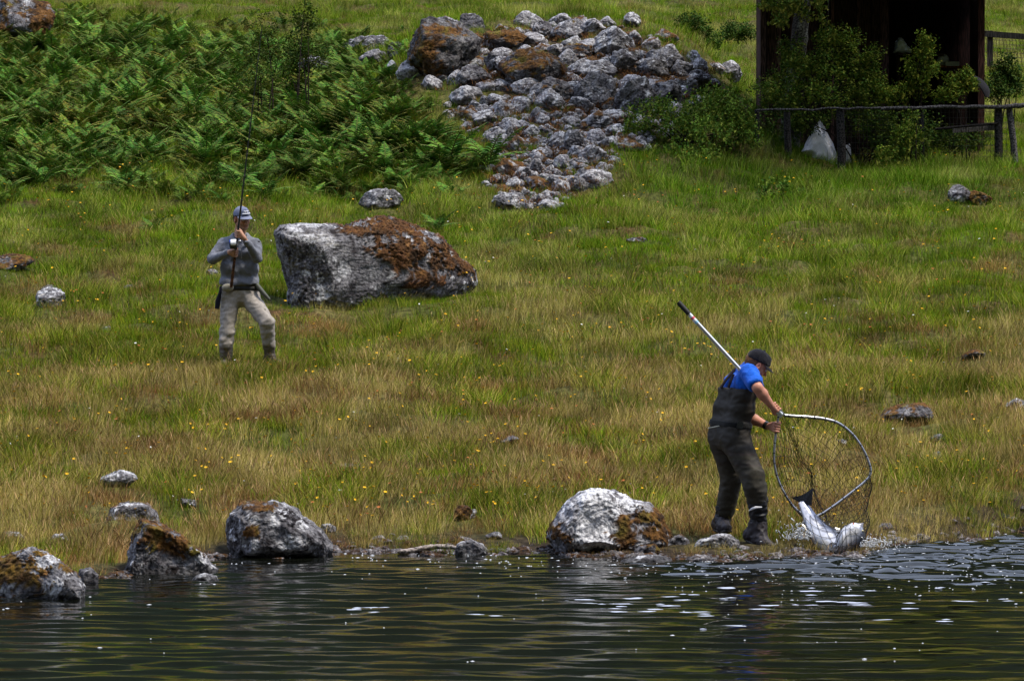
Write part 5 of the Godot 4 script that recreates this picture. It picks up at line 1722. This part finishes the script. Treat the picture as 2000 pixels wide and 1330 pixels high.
func plank(called: String, parent: Node3D, a: Vector3, b: Vector3, w: float, t: float, across: Vector3, col: Color, m: Material = null) -> MeshInstance3D:
	# a board from a to b, w wide along across, t thick
	var y := (b - a).normalized()
	var x := (across - y * across.dot(y)).normalized()
	var mb := MB.new()
	mb.col = col
	mb.box(Transform3D(Basis(x, y, x.cross(y)), (a + b) / 2), Vector3(w, (b - a).length(), t), minf(t, w) * 0.12)
	return put(called, mb.mesh(m if m else M.wood), parent)

func build_shed() -> void:
	var D := 69.0
	var xl := (1493.0 - 1000) / FP * D; var xr := (1922.0 - 1000) / FP * D
	var y0 := height((xl + xr) / 2, D) - 0.5; var y1 := 6.75
	var shed := thing("shed", Vector3((xl + xr) / 2, y0 + 0.5, -D - 1.0), "old dark brown board shed with an open bay, behind bushes and a tree", "shed")
	var dark := Color(0.075, 0.040, 0.032)
	# boards of the front wall, from the corner to the open bay
	var x := xl + 0.03
	var xe := (1722.0 - 1000) / FP * D
	var k := 0
	while x < xe - 0.05:
		var w := rng.randf_range(0.17, 0.25)
		w = minf(w, xe - x)
		plank("plank", shed, Vector3(x + w / 2, y0, -D - rng.randf() * 0.012), Vector3(x + w / 2 + rng.randf_range(-0.01, 0.01), y1, -D - rng.randf() * 0.012), w - 0.012, 0.028, Vector3.RIGHT, dark * rng.randf_range(0.4, 1.5))
		if k % 2 == 0: plank("batten", shed, Vector3(x + w, y0, -D + 0.032), Vector3(x + w, y1, -D + 0.032), 0.045, 0.022, Vector3.RIGHT, dark * rng.randf_range(0.7, 2.2))
		x += w; k += 1
	var px_ := func(p): return (p - 1000.0) / FP * D
	plank("corner_post", shed, Vector3(xl - 0.02, y0, -D + 0.03), Vector3(xl - 0.02, y1, -D + 0.03), 0.09, 0.09, Vector3.RIGHT, Color(0.07, 0.04, 0.03))
	plank("door_post", shed, Vector3(px_.call(1729.0), y0, -D + 0.02), Vector3(px_.call(1729.0), y1, -D + 0.02), 0.105, 0.09, Vector3.RIGHT, Color(0.062, 0.034, 0.028))
	plank("door_post", shed, Vector3(px_.call(1916.0), y0, -D + 0.02), Vector3(px_.call(1916.0), y1, -D + 0.02), 0.10, 0.09, Vector3.RIGHT, Color(0.075, 0.033, 0.028))
	plank("lintel", shed, Vector3(px_.call(1724.0), 6.50, -D + 0.01), Vector3(px_.call(1921.0), 6.50, -D + 0.01), 0.20, 0.07, Vector3.UP, dark)
	# side and back walls
	for side in [xl, xr]:
		for i in 9:
			var z := -D - 0.12 - i * 0.222
			plank("plank", shed, Vector3(side, y0, z), Vector3(side, y1, z), 0.215, 0.028, Vector3.BACK, dark * rng.randf_range(0.7, 1.3))
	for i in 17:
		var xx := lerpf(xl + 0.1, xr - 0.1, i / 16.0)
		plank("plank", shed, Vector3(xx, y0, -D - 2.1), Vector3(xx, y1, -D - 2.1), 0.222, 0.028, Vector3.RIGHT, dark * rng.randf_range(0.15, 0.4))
	var rf := MB.new(); rf.col = Color(0.05, 0.055, 0.03)
	rf.box(Transform3D(Basis(Vector3.RIGHT, 0.22), Vector3((xl + xr) / 2, 6.98, -D - 1.05)), Vector3(xr - xl + 0.8, 0.14, 3.8), 0.03)
	put("roof", rf.mesh(M.ground), shed)
	var fl := MB.new(); fl.col = Color(0.03, 0.022, 0.016)
	fl.box(Transform3D(Basis(), Vector3((xl + xr) / 2, y0 + 0.55, -D - 1.05)), Vector3(xr - xl - 0.1, 0.06, 2.0), 0.01)
	put("floor", fl.mesh(M.wood), shed)
	# what stands in the bay
	var T := 69.7
	var table := thing("workbench", at(1820, 190, T), "rough wooden workbench in the dark open bay of the shed", "workbench")
	var tl := at(1752, 106, T); var tr := at(1842, 108, T)
	plank("top", table, tl, tr, 0.5, 0.04, Vector3.BACK, Color(0.06, 0.045, 0.035))
	tl = at(1836, 131, T); tr = at(1898, 132, T)
	plank("side_shelf", table, tl, tr, 0.5, 0.035, Vector3.BACK, Color(0.16, 0.055, 0.025))
	for q in [1756.0, 1838.0, 1894.0]:
		var top := at(q, 109 if q < 1850 else 134, T)
		plank("leg", table, Vector3(top.x, y0 + 0.55, top.z), top, 0.06, 0.06, Vector3.RIGHT, Color(0.05, 0.035, 0.03))
	var bag := outline_rock("plastic_bag", [V(1745, 104), V(1750, 84), V(1757, 73), V(1765, 76), V(1771, 88), V(1781, 95), V(1782, 103)], T - 0.1, T - 0.1, 0.12, 20, {"rough": 0.13, "seed": 61.0, "size": 0.14}, "crumpled pale plastic bag on the workbench in the shed", "bag")
	recolour(bag, Color(0.42, 0.48, 0.56), M.plastic)
	var dm := MB.new(); dm.col = Color(0.34, 0.37, 0.42)
	dm.ball(at(1843, 118, T - 0.1), Vector3(0.10, 0.11, 0.10), 18)
	tag(put("round_lid", dm.mesh(M.plastic)), "grey translucent dome standing on the shelf in the shed", "lid")
	var bx := MB.new(); bx.col = Color(0.22, 0.24, 0.27)
	bx.box(Transform3D(Basis(Vector3.UP, 0.2), at(1857, 125, T - 0.15)), Vector3(0.23, 0.07, 0.25), 0.01)
	tag(put("shallow_box", bx.mesh(M.plastic)), "flat grey box under the dome in the shed", "box")
	var cm := MB.new(); cm.col = Color(0.012, 0.013, 0.017)
	cm.tube(spline([at(1905, 150, 68.9), at(1915, 160, 68.8), at(1926, 175, 68.7), at(1930, 190, 68.7)], 10), PackedFloat32Array([0.05, 0.07, 0.09, 0.1, 0.1, 0.1, 0.09, 0.08, 0.06, 0.04]), 10, true, 0.3)
	tag(put("grey_sheet", cm.mesh(M.cloth)), "dark grey curved sheet leaning at the shed's far door post", "sheet")
	build_fence()

func recolour(o: MeshInstance3D, c: Color, m: Material) -> void:
	var a := (o.mesh as ArrayMesh).surface_get_arrays(0)
	var cols: PackedColorArray = a[Mesh.ARRAY_COLOR]
	cols.fill(c)
	a[Mesh.ARRAY_COLOR] = cols
	var me := ArrayMesh.new()
	me.add_surface_from_arrays(Mesh.PRIMITIVE_TRIANGLES, a)
	me.surface_set_material(0, m)
	o.mesh = me

func build_fence() -> void:
	var F := 66.8
	var base := on_ground(1750, 330)
	var fence := thing("fence", base, "weathered wooden rail fence with wire mesh in front of the shed", "fence")
	var grey := Color(0.055, 0.05, 0.052)
	for s in [[1477, 215, 1722, 211.5, 0.036], [1722, 211.5, 1975, 208, 0.06], [1962, 208.5, 2040, 202, 0.075]]:
		var a := at(s[0], s[1], F); var b := at(s[2], s[3], F + (0.06 if s[0] == 1962 else 0.0))
		var pts := PackedVector3Array(); var rads := PackedFloat32Array()
		for i in 12:
			pts.append(a.lerp(b, i / 11.0) + Vector3(0, nz.get_noise_2d(i * 0.7, s[0]) * 0.018, 0)); rads.append(s[4] * 0.5 * (1.0 + 0.15 * nz.get_noise_2d(i * 1.3, s[1])))
		var mb := MB.new(); mb.col = Color(0.10, 0.095, 0.105)
		mb.tube(pts, rads, 9)
		put("rail", mb.mesh(M.bark), fence)
	for s in [[1479, 214, 345, 0, 0.07], [1538, 218, 340, 2, 0.11], [1642, 214, 335, 3, 0.13], [1800, 212, 320, 0, 0.09], [1951, 210, 308, 0, 0.12], [1972, 206, 306, 12, 0.10]]:
		var top := at(s[0], s[1], F + 0.07); var bot := at(s[0] + s[3], s[2] + 12, F + 0.07)
		var mb := MB.new(); mb.col = grey * (2.2 if s[0] == 1972 else 0.9)
		mb.tube(PackedVector3Array([bot, bot.lerp(top, 0.4) + Vector3(0.01, 0, 0), bot.lerp(top, 0.8), top]), PackedFloat32Array([s[4] * 0.55, s[4] * 0.52, s[4] * 0.5, s[4] * 0.46]), 9)
		put("post", mb.mesh(M.bark), fence)
	var mid := MB.new(); mid.col = Color(0.035, 0.03, 0.03)
	mid.tube(PackedVector3Array([at(1828, 252, F + 0.02), at(1890, 246, F + 0.02), at(1950, 241, F + 0.02)]), PackedFloat32Array([0.02]), 8)
	put("rail", mid.mesh(M.bark), fence)
	plank("low_board", fence, at(1862, 254, F + 0.12), at(1950, 248, F + 0.12), 0.09, 0.02, Vector3.UP, Color(0.16, 0.145, 0.14))
	var wm := MB.new(); wm.col = Color(0.03, 0.03, 0.033)
	for i in 40:
		var q := 1655 + i * 8.0
		wm.tube(PackedVector3Array([at(q, 218 - (q - 1655) * 0.02, F + 0.03), at(q + 1, 318 - (q - 1655) * 0.02, F + 0.03)]), PackedFloat32Array([0.0028]), 3, false)
	for i in 9:
		var y := 224 + i * 11.0
		wm.tube(PackedVector3Array([at(1650, y, F + 0.034), at(1970, y - 7, F + 0.034)]), PackedFloat32Array([0.0028]), 3, false)
	put("wire_mesh", wm.mesh(M.metal), fence)
	# the far fence right of the shed
	var B := 74.0
	var far := thing("fence", on_ground(1990, 120), "plain dark rail fence with rusty netting running off from the shed", "fence")
	plank("rail", far, at(1915, 65, B), at(2060, 76, B), 0.10, 0.05, Vector3.UP, Color(0.045, 0.04, 0.038))
	for q in [1935.0, 2030.0]:
		plank("post", far, at(q, 130, B + 0.06), at(q, 60, B + 0.06), 0.09, 0.09, Vector3.RIGHT, Color(0.06, 0.05, 0.045))
	var nm := MB.new(); nm.col = Color(0.13, 0.075, 0.05)
	for i in 22:
		nm.tube(PackedVector3Array([at(1920 + i * 6.5, 70, B + 0.03), at(1926 + i * 6.5, 128, B + 0.03)]), PackedFloat32Array([0.004]), 3, false)
	for i in 7:
		nm.tube(PackedVector3Array([at(1915, 76 + i * 8, B + 0.036), at(2060, 84 + i * 8, B + 0.036)]), PackedFloat32Array([0.004]), 3, false)
	put("netting", nm.mesh(M.metal), far)
	# the pale tarpaulin behind the fence
	var tp := outline_rock("tarpaulin", [V(1602, 231), V(1616, 256), V(1630, 285), V(1638, 308), V(1640, 335), V(1582, 335), V(1584, 314), V(1565, 296), V(1580, 268)], 67.5, 67.6, 0.32, 44, {"rough": 0.018, "seed": 63.0, "size": 0.4, "facets": 3}, "pale sheet draped to a point behind the fence posts", "tarpaulin")
	recolour(tp, Color(0.58, 0.59, 0.66), M.cloth)
	var t2 := outline_rock("tarpaulin", [V(1652, 283), V(1662, 280), V(1664, 318), V(1653, 320)], 67.5, 67.6, 0.12, 14, {"rough": 0.05, "seed": 64.0, "size": 0.1}, "narrow pale strip of sheet right of the thick fence post", "tarpaulin")
	recolour(t2, Color(0.66, 0.66, 0.72), M.cloth)

func frond(len_: float, wide: float, pairs: int, arch: float, cols: Array) -> ArrayMesh:   # a fern frond rising from the origin, leaning to +z
	var mb := MB.new()
	var spine := PackedVector3Array()
	for i in pairs + 3:
		var t := float(i) / (pairs + 2)
		spine.append(Vector3(0, len_ * (t - 0.30 * arch * t * t), len_ * arch * 0.75 * t * t + 0.03 * t))
	mb.col = Color(0.09, 0.10, 0.03)
	mb.tube(spine, PackedFloat32Array([0.006]), 3, false)
	for i in range(2, pairs + 3):
		var t := float(i) / (pairs + 2)
		var dirv := (spine[i] - spine[i - 1]).normalized()
		var l := wide * (1.0 - t) * (0.55 + 0.9 * minf(1.0, (t - 0.1) * 2.0)) + 0.02
		for e in [-1.0, 1.0]:
			mb.col = (cols[rng.randi() % cols.size()] as Color) * rng.randf_range(0.8, 1.2)
			var out := (Vector3(e, 0, 0) + dirv * 0.6 + Vector3(0, rng.randf_range(-0.25, 0.1), 0.0)).normalized()
			var w := dirv * len_ / pairs * 0.34
			var a := spine[i]
			var mid := a + out * l * 0.5 + Vector3(0, 0.02 * l, 0)
			var tip := a + out * l + Vector3(0, -0.16 * l, 0)
			if e > 0:
				mb.quad(a - w * 0.6, mid - w, mid + w, a + w * 0.6); mb.tri(mid - w, tip, mid + w)
			else:
				mb.quad(a + w * 0.6, mid + w, mid - w, a - w * 0.6); mb.tri(mid + w, tip, mid - w)
	return mb.mesh(M.leaf)

func merged(parts: Array) -> ArrayMesh:   # [[mesh, transform] ...] as one
	var st := SurfaceTool.new()
	for p in parts: st.append_from(p[0], 0, p[1])
	var me := st.commit()
	me.surface_set_material(0, M.leaf)
	return me

func sprig(n: int, leaf: float, cols: Array) -> ArrayMesh:   # a twig end with a few leaves
	var mb := MB.new()
	for i in n:
		var t := float(i) / maxf(1.0, n - 1)
		mb.col = (cols[rng.randi() % cols.size()] as Color) * rng.randf_range(0.75, 1.25)
		var a := Vector3(rng.randf_range(-1, 1), rng.randf_range(-0.3, 0.8), rng.randf_range(-1, 1)).normalized()
		var o3 := Vector3(0, (t - 0.5) * leaf * 2.6, 0) + Vector3(rng.randf_range(-1, 1), 0, rng.randf_range(-1, 1)) * leaf * 0.4
		var s := a.cross(Vector3(rng.randf_range(-1, 1), 1, rng.randf_range(-1, 1))).normalized()
		var l := leaf * rng.randf_range(0.7, 1.2)
		var up := s.cross(a) * l * 0.12
		mb.tri(o3, o3 + a * l * 0.5 + s * l * 0.27 + up, o3 + a * l)
		mb.tri(o3, o3 + a * l, o3 + a * l * 0.5 - s * l * 0.27 + up)
	return mb.mesh(M.leaf)

func bush(called: String, base_px: Vector2, blobs: Array, n: int, sprigs: Array, tint: Color, stem_col: Color, stems: int, label: String, category := "shrub", dist := -1.0) -> Node3D:
	# blobs: [px, py, rx, ry, distance] ellipsoids that the leaves fill
	var base := on_ground(base_px.x, base_px.y)
	if dist > 0:
		base = at(base_px.x, base_px.y, dist); base.y = height(base.x, dist)
	var o := thing(called, base, label, category)
	var vol := 0.0
	for b in blobs: vol += b[2] * b[3]
	var sm := MB.new(); sm.col = stem_col
	var sets := []
	for s in sprigs: sets.append([[], []])
	for b in blobs:
		var d: float = b[4]
		var c := at(b[0], b[1], d)
		var rx: float = b[2] / FP * d; var ry: float = b[3] / FP * d
		var m := int(n * b[2] * b[3] / vol)
		for i in m:
			var q := Vector3(rng.randfn(), rng.randfn(), rng.randfn()).normalized() * pow(rng.randf(), 0.45)
			var p := c + q * Vector3(rx, ry, minf(rx, 0.9) * 0.8)
			if nz.get_noise_3dv(p * 3.2) < -0.12: continue
			p += Vector3(rng.randfn(), rng.randfn(), rng.randfn()) * 0.03
			if p.y < height(p.x, -p.z) + 0.03: continue
			var k := rng.randi() % sprigs.size()
			var sc := rng.randf_range(0.7, 1.3)
			var bs := Basis.from_euler(Vector3(rng.randf_range(-0.7, 0.7), rng.randf() * TAU, rng.randf_range(-0.7, 0.7))).scaled(Vector3.ONE * sc)
			sets[k][0].append(Transform3D(bs, p - base))
			var v := 1.0 + 0.35 * nz.get_noise_3dv(p * 2.0)
			sets[k][1].append(tint * v * rng.randf_range(0.8, 1.2))
		for i in maxi(1, int(stems * b[2] * b[3] / vol + 0.5)):
			var e := c + Vector3(rng.randf_range(-0.7, 0.7) * rx, rng.randf_range(-0.2, 0.8) * ry, rng.randf_range(-0.4, 0.4) * rx)
			var b0 := base + Vector3(rng.randf_range(-0.15, 0.15), -0.05, rng.randf_range(-0.1, 0.1))
			var mid := b0.lerp(e, 0.5) + Vector3((b0.x - e.x) * 0.22, 0.05, rng.randf_range(-0.1, 0.1))
			var r := 0.014
			sm.tube(spline([b0, mid, e], 8), PackedFloat32Array([r, r * 0.95, r * 0.85, r * 0.75, r * 0.62, r * 0.5, r * 0.38, r * 0.22]), 5, false)
	put("stems", sm.mesh(M.bark), o)
	for k in sprigs.size():
		if sets[k][0].size(): many("foliage", sprigs[k], sets[k][0], sets[k][1], "stuff", o)
	return o

func build_plants() -> void:
	# ---- the tree before the shed; its crown hangs over the frame
	var fresh := [Color(0.055, 0.10, 0.018), Color(0.085, 0.125, 0.022), Color(0.04, 0.08, 0.018), Color(0.11, 0.12, 0.025)]
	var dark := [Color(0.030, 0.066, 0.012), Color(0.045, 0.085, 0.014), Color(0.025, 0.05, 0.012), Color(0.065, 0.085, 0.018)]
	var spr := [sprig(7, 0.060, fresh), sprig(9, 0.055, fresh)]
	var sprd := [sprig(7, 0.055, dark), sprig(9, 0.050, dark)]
	var D := 68.2
	var b0 := at(1541, 330, D); b0.y = height(b0.x, D) - 0.1
	var tree := thing("tree", b0, "grey lichened tree trunk before the shed with leafy twigs hanging down", "tree")
	var line := spline([b0, at(1545, 240, D), at(1552, 170, D), at(1562, 80, D), at(1568, 10, D), at(1572, -80, D), at(1580, -260, D), at(1600, -480, D)], 40)
	var rads := PackedFloat32Array()
	for i in 40: rads.append(lerpf(0.17, 0.06, pow(i / 39.0, 1.3)) * (1.0 + 0.10 * nz.get_noise_1d(i * 0.9)))
	var tm := MB.new()
	tm.tube(line, rads, 18)
	for i in tm.v.size():
		var p := tm.v[i]
		tm.v[i] += tm.n[i] * (nf.get_noise_3dv(p * 5.0) * 0.03)
		tm.c[i] = cr(Color(0.075, 0.065, 0.055), Color(0.25, 0.25, 0.22), nf.get_noise_3dv(p * Vector3(4, 3, 4)) * 4.0)
	tm.smooth()
	put("trunk", tm.mesh(M.bark), tree)
	var lm := MB.new(); lm.col = Color(0.05, 0.045, 0.04)
	for i in 26:
		var s: Vector3 = line[rng.randi_range(20, 38)]
		var a := rng.randf() * TAU
		var r := rng.randf_range(1.2, 2.8)
		var e := s + Vector3(cos(a) * r, rng.randf_range(0.3, 1.6), sin(a) * r)
		lm.tube(spline([s, s.lerp(e, 0.5) + Vector3(0, 0.25, 0), e], 8), PackedFloat32Array([0.05, 0.045, 0.04, 0.034, 0.028, 0.02, 0.014, 0.008]), 6, false)
	for s in [[1570, -20, 1617, -10, 1614, 60], [1575, -30, 1530, -5, 1500, 25], [1570, -10, 1545, 10, 1528, 42], [1575, -20, 1585, 0, 1598, 18]]:
		lm.tube(spline([at(s[0], s[1], D), at(s[2], s[3], D - 0.4), at(s[4], s[5], D - 0.5)], 8), PackedFloat32Array([0.014, 0.013, 0.012, 0.010, 0.009, 0.007, 0.006, 0.004]), 5, false)
	put("limbs", lm.mesh(M.bark), tree)
	var ws := []; var ts := []
	var crown := at(1680, -350, D - 1.2)
	for i in 6500:
		var q := Vector3(rng.randfn(), rng.randfn(), rng.randfn()).normalized() * pow(rng.randf(), 0.4)
		var p := crown + q * Vector3(4.2, 2.7, 3.8)
		if nz.get_noise_3dv(p * 1.3) < -0.2 or p.y < 6.8: continue
		ws.append(Transform3D(Basis.from_euler(Vector3(rng.randf_range(-0.7, 0.7), rng.randf() * TAU, rng.randf_range(-0.7, 0.7))).scaled(Vector3.ONE * rng.randf_range(1.3, 2.2)), p - b0)); ts.append(Color(1, 1, 1) * rng.randf_range(0.8, 1.2))
	for s in [[1500, 8, 16, 10, 40], [1535, 18, 22, 16, 60], [1525, 42, 14, 8, 22], [1600, 4, 16, 8, 24], [1606, 36, 8, 8, 12], [1622, 66, 8, 10, 14], [1555, 10, 18, 10, 40], [1575, 30, 12, 8, 16]]:
		for i in s[4]:
			ws.append(Transform3D(Basis.from_euler(Vector3(rng.randf_range(-0.7, 0.7), rng.randf() * TAU, 0)).scaled(Vector3.ONE * rng.randf_range(0.8, 1.3)), at(s[0] + rng.randfn() * s[2] * 0.6, s[1] + rng.randfn() * s[3] * 0.6, D - 0.5 + rng.randf_range(-0.3, 0.3)) - b0)); ts.append(Color(1.25, 1.2, 1.0) * rng.randf_range(0.8, 1.2))
	many("crown", spr[0], ws, ts, "stuff", tree)
	# ---- shrubs
	var brown := Color(0.035, 0.025, 0.02)
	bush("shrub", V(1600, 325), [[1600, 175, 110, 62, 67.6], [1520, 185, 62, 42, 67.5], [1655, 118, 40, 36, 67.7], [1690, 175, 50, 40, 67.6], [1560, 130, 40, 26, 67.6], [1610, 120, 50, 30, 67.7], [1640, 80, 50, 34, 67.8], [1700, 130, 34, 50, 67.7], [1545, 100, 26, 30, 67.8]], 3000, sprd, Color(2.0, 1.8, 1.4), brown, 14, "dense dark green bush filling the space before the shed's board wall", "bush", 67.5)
	bush("shrub", V(1800, 310), [[1802, 92, 26, 28, 67.7], [1800, 130, 36, 26, 67.7], [1795, 165, 24, 30, 67.7], [1745, 185, 36, 26, 67.6]], 800, spr, Color(1.5, 1.4, 1.0), brown, 9, "upright yellowish sapling standing before the shed's open bay", "sapling", 67.6)
	bush("shrub", V(1880, 310), [[1880, 162, 30, 20, 67.7], [1852, 182, 26, 20, 67.6], [1890, 150, 14, 18, 67.7]], 420, spr, Color(1.5, 1.4, 1.0), brown, 6, "low yellowish sapling at the shed's right door post", "sapling", 67.6)
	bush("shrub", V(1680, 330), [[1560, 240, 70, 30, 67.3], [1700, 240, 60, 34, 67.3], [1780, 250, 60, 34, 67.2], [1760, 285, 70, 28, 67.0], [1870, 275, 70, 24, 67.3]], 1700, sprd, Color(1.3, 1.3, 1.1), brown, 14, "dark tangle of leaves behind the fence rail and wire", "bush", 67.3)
	bush("shrub", V(1770, 335), [[1775, 270, 28, 36, 66.5], [1745, 305, 36, 16, 66.4], [1782, 228, 20, 16, 66.5]], 360, spr, Color(1.4, 1.4, 1.0), brown, 6, "light leafy shoots growing through the middle of the fence", "shrub", 66.4)
	bush("shrub", V(1330, 345), [[1300, 225, 85, 34, 66.3], [1400, 205, 70, 40, 66.6], [1360, 262, 90, 36, 66.0], [1255, 245, 46, 20, 66.4], [1440, 255, 50, 50, 66.4], [1330, 305, 90, 22, 65.4]], 1800, spr, Color(1.2, 1.35, 1.0), brown, 22, "sprawling green rose bush between the stone heap and the fence", "bush", 66.0)
	bush("shrub", V(1350, 112), [[1350, 60, 36, 34, 80.0], [1330, 85, 30, 22, 80.0], [1380, 80, 34, 22, 80.0], [1440, 62, 40, 18, 81.0]], 1700, sprd, Color(0.9, 1.1, 0.9), brown, 5, "soft green bush on the slope above the heap's right end", "bush", 80.0)
	bush("shrub", V(595, 230), [[590, 60, 34, 50, 72.0], [575, 130, 40, 40, 72.0], [620, 110, 40, 34, 72.0], [600, 10, 20, 22, 72.0]], 520, sprd, Color(1.0, 1.0, 0.8), brown, 5, "thin tall sapling among ferns left of the heap", "sapling", 71.5)
	bush("shrub", V(520, 220), [[518, 50, 26, 36, 73.5], [520, 110, 40, 34, 73.5], [490, 150, 50, 30, 73.0]], 420, sprd, Color(1.1, 1.0, 0.8), brown, 4, "wispy sapling behind the tip of the fishing rod", "sapling", 73.0)
	bush("shrub", V(1965, 200), [[1962, 140, 30, 40, 70.5], [1985, 165, 30, 30, 70.5], [1945, 175, 30, 24, 70.3]], 700, sprd, Color(0.8, 1.0, 1.0), brown, 6, "dark feathery shrub between the shed's right side and the frame edge", "shrub", 70.4)
	bush("shrub", V(1545, 400), [[1520, 372, 40, 16, 62.6], [1560, 385, 34, 12, 62.4]], 200, spr, Color(0.75, 1.0, 0.75), brown, 4, "small leafy seedling in tall grass below the pale sheet", "seedling", 62.5)
	# ---- ferns
	var fc := [Color(0.048, 0.128, 0.018), Color(0.072, 0.160, 0.022), Color(0.030, 0.090, 0.015), Color(0.105, 0.180, 0.028)]
	var fronds := [frond(0.44, 0.125, 14, 0.7, fc), frond(0.36, 0.12, 12, 1.0, fc), frond(0.50, 0.13, 15, 0.5, fc)]
	var clump := []
	for k in 2:
		var ps := []
		for i in 7:
			ps.append([fronds[(i + k) % 3], Transform3D(Basis(Vector3.UP, TAU * i / 7 + rng.randf_range(-0.4, 0.4)) * Basis(Vector3.RIGHT, rng.randf_range(0.0, 0.6)).scaled(Vector3.ONE * rng.randf_range(0.7, 1.2)), Vector3(rng.randf_range(-0.12, 0.12), 0, rng.randf_range(-0.12, 0.12)))])
		clump.append(merged(ps))
	for z in [[V(90, 300), V(90, 66), "in the dense bracken by the photo's left side"], [V(280, 240), V(90, 84), "in the bracken on the slope above the angler"], [V(250, 110), V(150, 30), "on the upper slope between streaked boulder and saplings"], [V(470, 330), V(70, 44), "on the slope behind the angler's rod"], [V(650, 230), V(70, 76), "at the stone heap's left flank"], [V(760, 300), V(66, 44), "between the stone heap and the rounded grey boulder below it"]]:
		for e in [[V(-1, 0.1), "leftmost large fern "], [V(1, -0.1), "rightmost large fern "], [V(0.1, -1), "uppermost large fern "], [V(-0.1, 1), "lowest large fern "]]:
			var q: Vector2 = z[0] + z[1] * e[0]
			var o := thing("fern", on_ground(q.x, q.y), e[1] + z[2], "fern", "large ferns of the bracken slope")
			var n := rng.randi_range(5, 8)
			var a0 := rng.randf() * TAU
			for i in n:
				var bs := Basis(Vector3.UP, a0 + TAU * i / n + rng.randf_range(-0.3, 0.3)) * Basis(Vector3.RIGHT, rng.randf_range(0.05, 0.5))
				piece("frond", fronds[rng.randi() % 3], o, Transform3D(bs.scaled(Vector3.ONE * rng.randf_range(1.25, 1.7)), Vector3.ZERO))
	for q in [[878, 330, 1.9, "bright fern shuttlecock before the left edge of the cobbles"], [955, 332, 1.8, "tall bright fern rising over the cobbles' left edge"], [918, 345, 1.1, "smaller fern between the two bright ones by the cobbles"], [855, 455, 0.9, "small bright fern just behind the great boulder's right shoulder"], [300, 455, 0.7, "small pale green fern in the short grass left of the angler"], [735, 350, 1.2, "fern standing right above the rounded grey boulder"], [520, 390, 1.2, "fern at the slope's foot right of the angler's cap"], [240, 375, 1.3, "broad fern lowest on the slope left of the angler"]]:
		var o := thing("fern", on_ground(q[0], q[1]), q[3], "fern")
		for i in 7:
			piece("frond", fronds[(i * 2) % 3], o, Transform3D((Basis(Vector3.UP, TAU * i / 7 + 0.3) * Basis(Vector3.RIGHT, 0.2 + 0.05 * i)).scaled(Vector3.ONE * q[2]), Vector3.ZERO))
	var wh := [[], []]; var ti := [[], []]
	var tries := 0
	while wh[0].size() + wh[1].size() < 4200 and tries < 60000:
		tries += 1
		var q := V(rng.randf_range(-60, 900), rng.randf_range(20, 400))
		var f := smoothstep(430.0, 270.0, q.y + 30 * nz.get_noise_2d(q.x * 0.01, 2.0)) * smoothstep(30.0, 150.0, q.y + 0.12 * maxf(0, 500 - q.x))
		f *= smoothstep(820.0, 660.0, q.x - maxf(0.0, q.y - 180) * 1.3)
		f *= smoothstep(-0.25, 0.35, nz.get_noise_2d(q.x * 0.011, q.y * 0.02) + 0.5 * nz.get_noise_2d(q.x * 0.035, q.y * 0.05) + 0.17)
		if rng.randf() > f: continue
		var k := rng.randi() % 2
		var sc := rng.randf_range(0.55, 1.2) * (0.6 + 0.4 * f)
		wh[k].append(Transform3D(Basis(Vector3.UP, rng.randf() * TAU).scaled(Vector3.ONE * sc), on_ground(q.x, q.y)))
		var br := rng.randf_range(0.6, 1.2) * (1.0 + 0.5 * nz.get_noise_2d(q.x * 0.013 + 50, q.y * 0.024))
		if rng.randf() < 0.06: br *= 1.4
		ti[k].append(Color(0.16, 0.09, 0.05) * 12.0 * br * 0.6 if rng.randf() < 0.05 else Color(br * (rng.randf_range(0.8, 1.3) + 0.5 * maxf(0.0, nz.get_noise_2d(q.x * 0.009 + 90, q.y * 0.018))), br, br * 0.9))
	for k in 2: many("fern_undergrowth", clump[k], wh[k], ti[k])
	# ---- wild flowers
	for s in [["yellow_flowers", Color(0.75, 0.42, 0.01), 1300, 0.012], ["white_flowers", Color(0.75, 0.75, 0.70), 130, 0.010], ["rusty_seed_heads", Color(0.42, 0.13, 0.03), 260, 0.012]]:
		var mb := MB.new()
		var r: float = s[3]
		mb.col = Color.WHITE
		for i in 7:
			var a0 := TAU * i / 7; var a1 := TAU * (i + 0.75) / 7
			mb.tri(Vector3.ZERO, Vector3(cos(a1) * r, r * 0.35, sin(a1) * r), Vector3(cos(a0) * r, r * 0.35, sin(a0) * r))
			mb.tri(Vector3(0, -0.004, 0), Vector3(cos(a0) * r, r * 0.35, sin(a0) * r), Vector3(cos(a1) * r, r * 0.35, sin(a1) * r))
		mb.col = Color(0.08, 0.12, 0.03)
		mb.tube(PackedVector3Array([Vector3(0.02, -0.28, 0), Vector3(0.01, -0.1, 0), Vector3.ZERO]), PackedFloat32Array([0.0015]), 3, false)
		var w2 := []; var t2 := []
		var guard := 0
		while w2.size() < int(s[2]) and guard < 30000:
			guard += 1
			var q := V(rng.randf_range(-20, 2020), rng.randf_range(330, 1060))
			if nz.get_noise_2d(q.x * 0.006 + float(r) * 900, q.y * 0.012) < 0.05 and rng.randf() < 0.85: continue
			var p := on_ground(q.x, q.y)
			if -p.z - shore(p.x) < 0.3: continue
			var sc := rng.randf_range(0.7, 1.35) * (1.0 + 0.008 * maxf(0, -p.z - 36))
			w2.append(Transform3D(Basis.from_euler(Vector3(rng.randf_range(0.0, 0.8), rng.randf() * TAU, 0)).scaled(Vector3(sc, 1, sc)), p + Vector3(0, rng.randf_range(0.14, 0.3), 0)))
			t2.append((s[1] as Color) * rng.randf_range(0.7, 1.15))
		many(s[0], mb.mesh(M.flower), w2, t2)
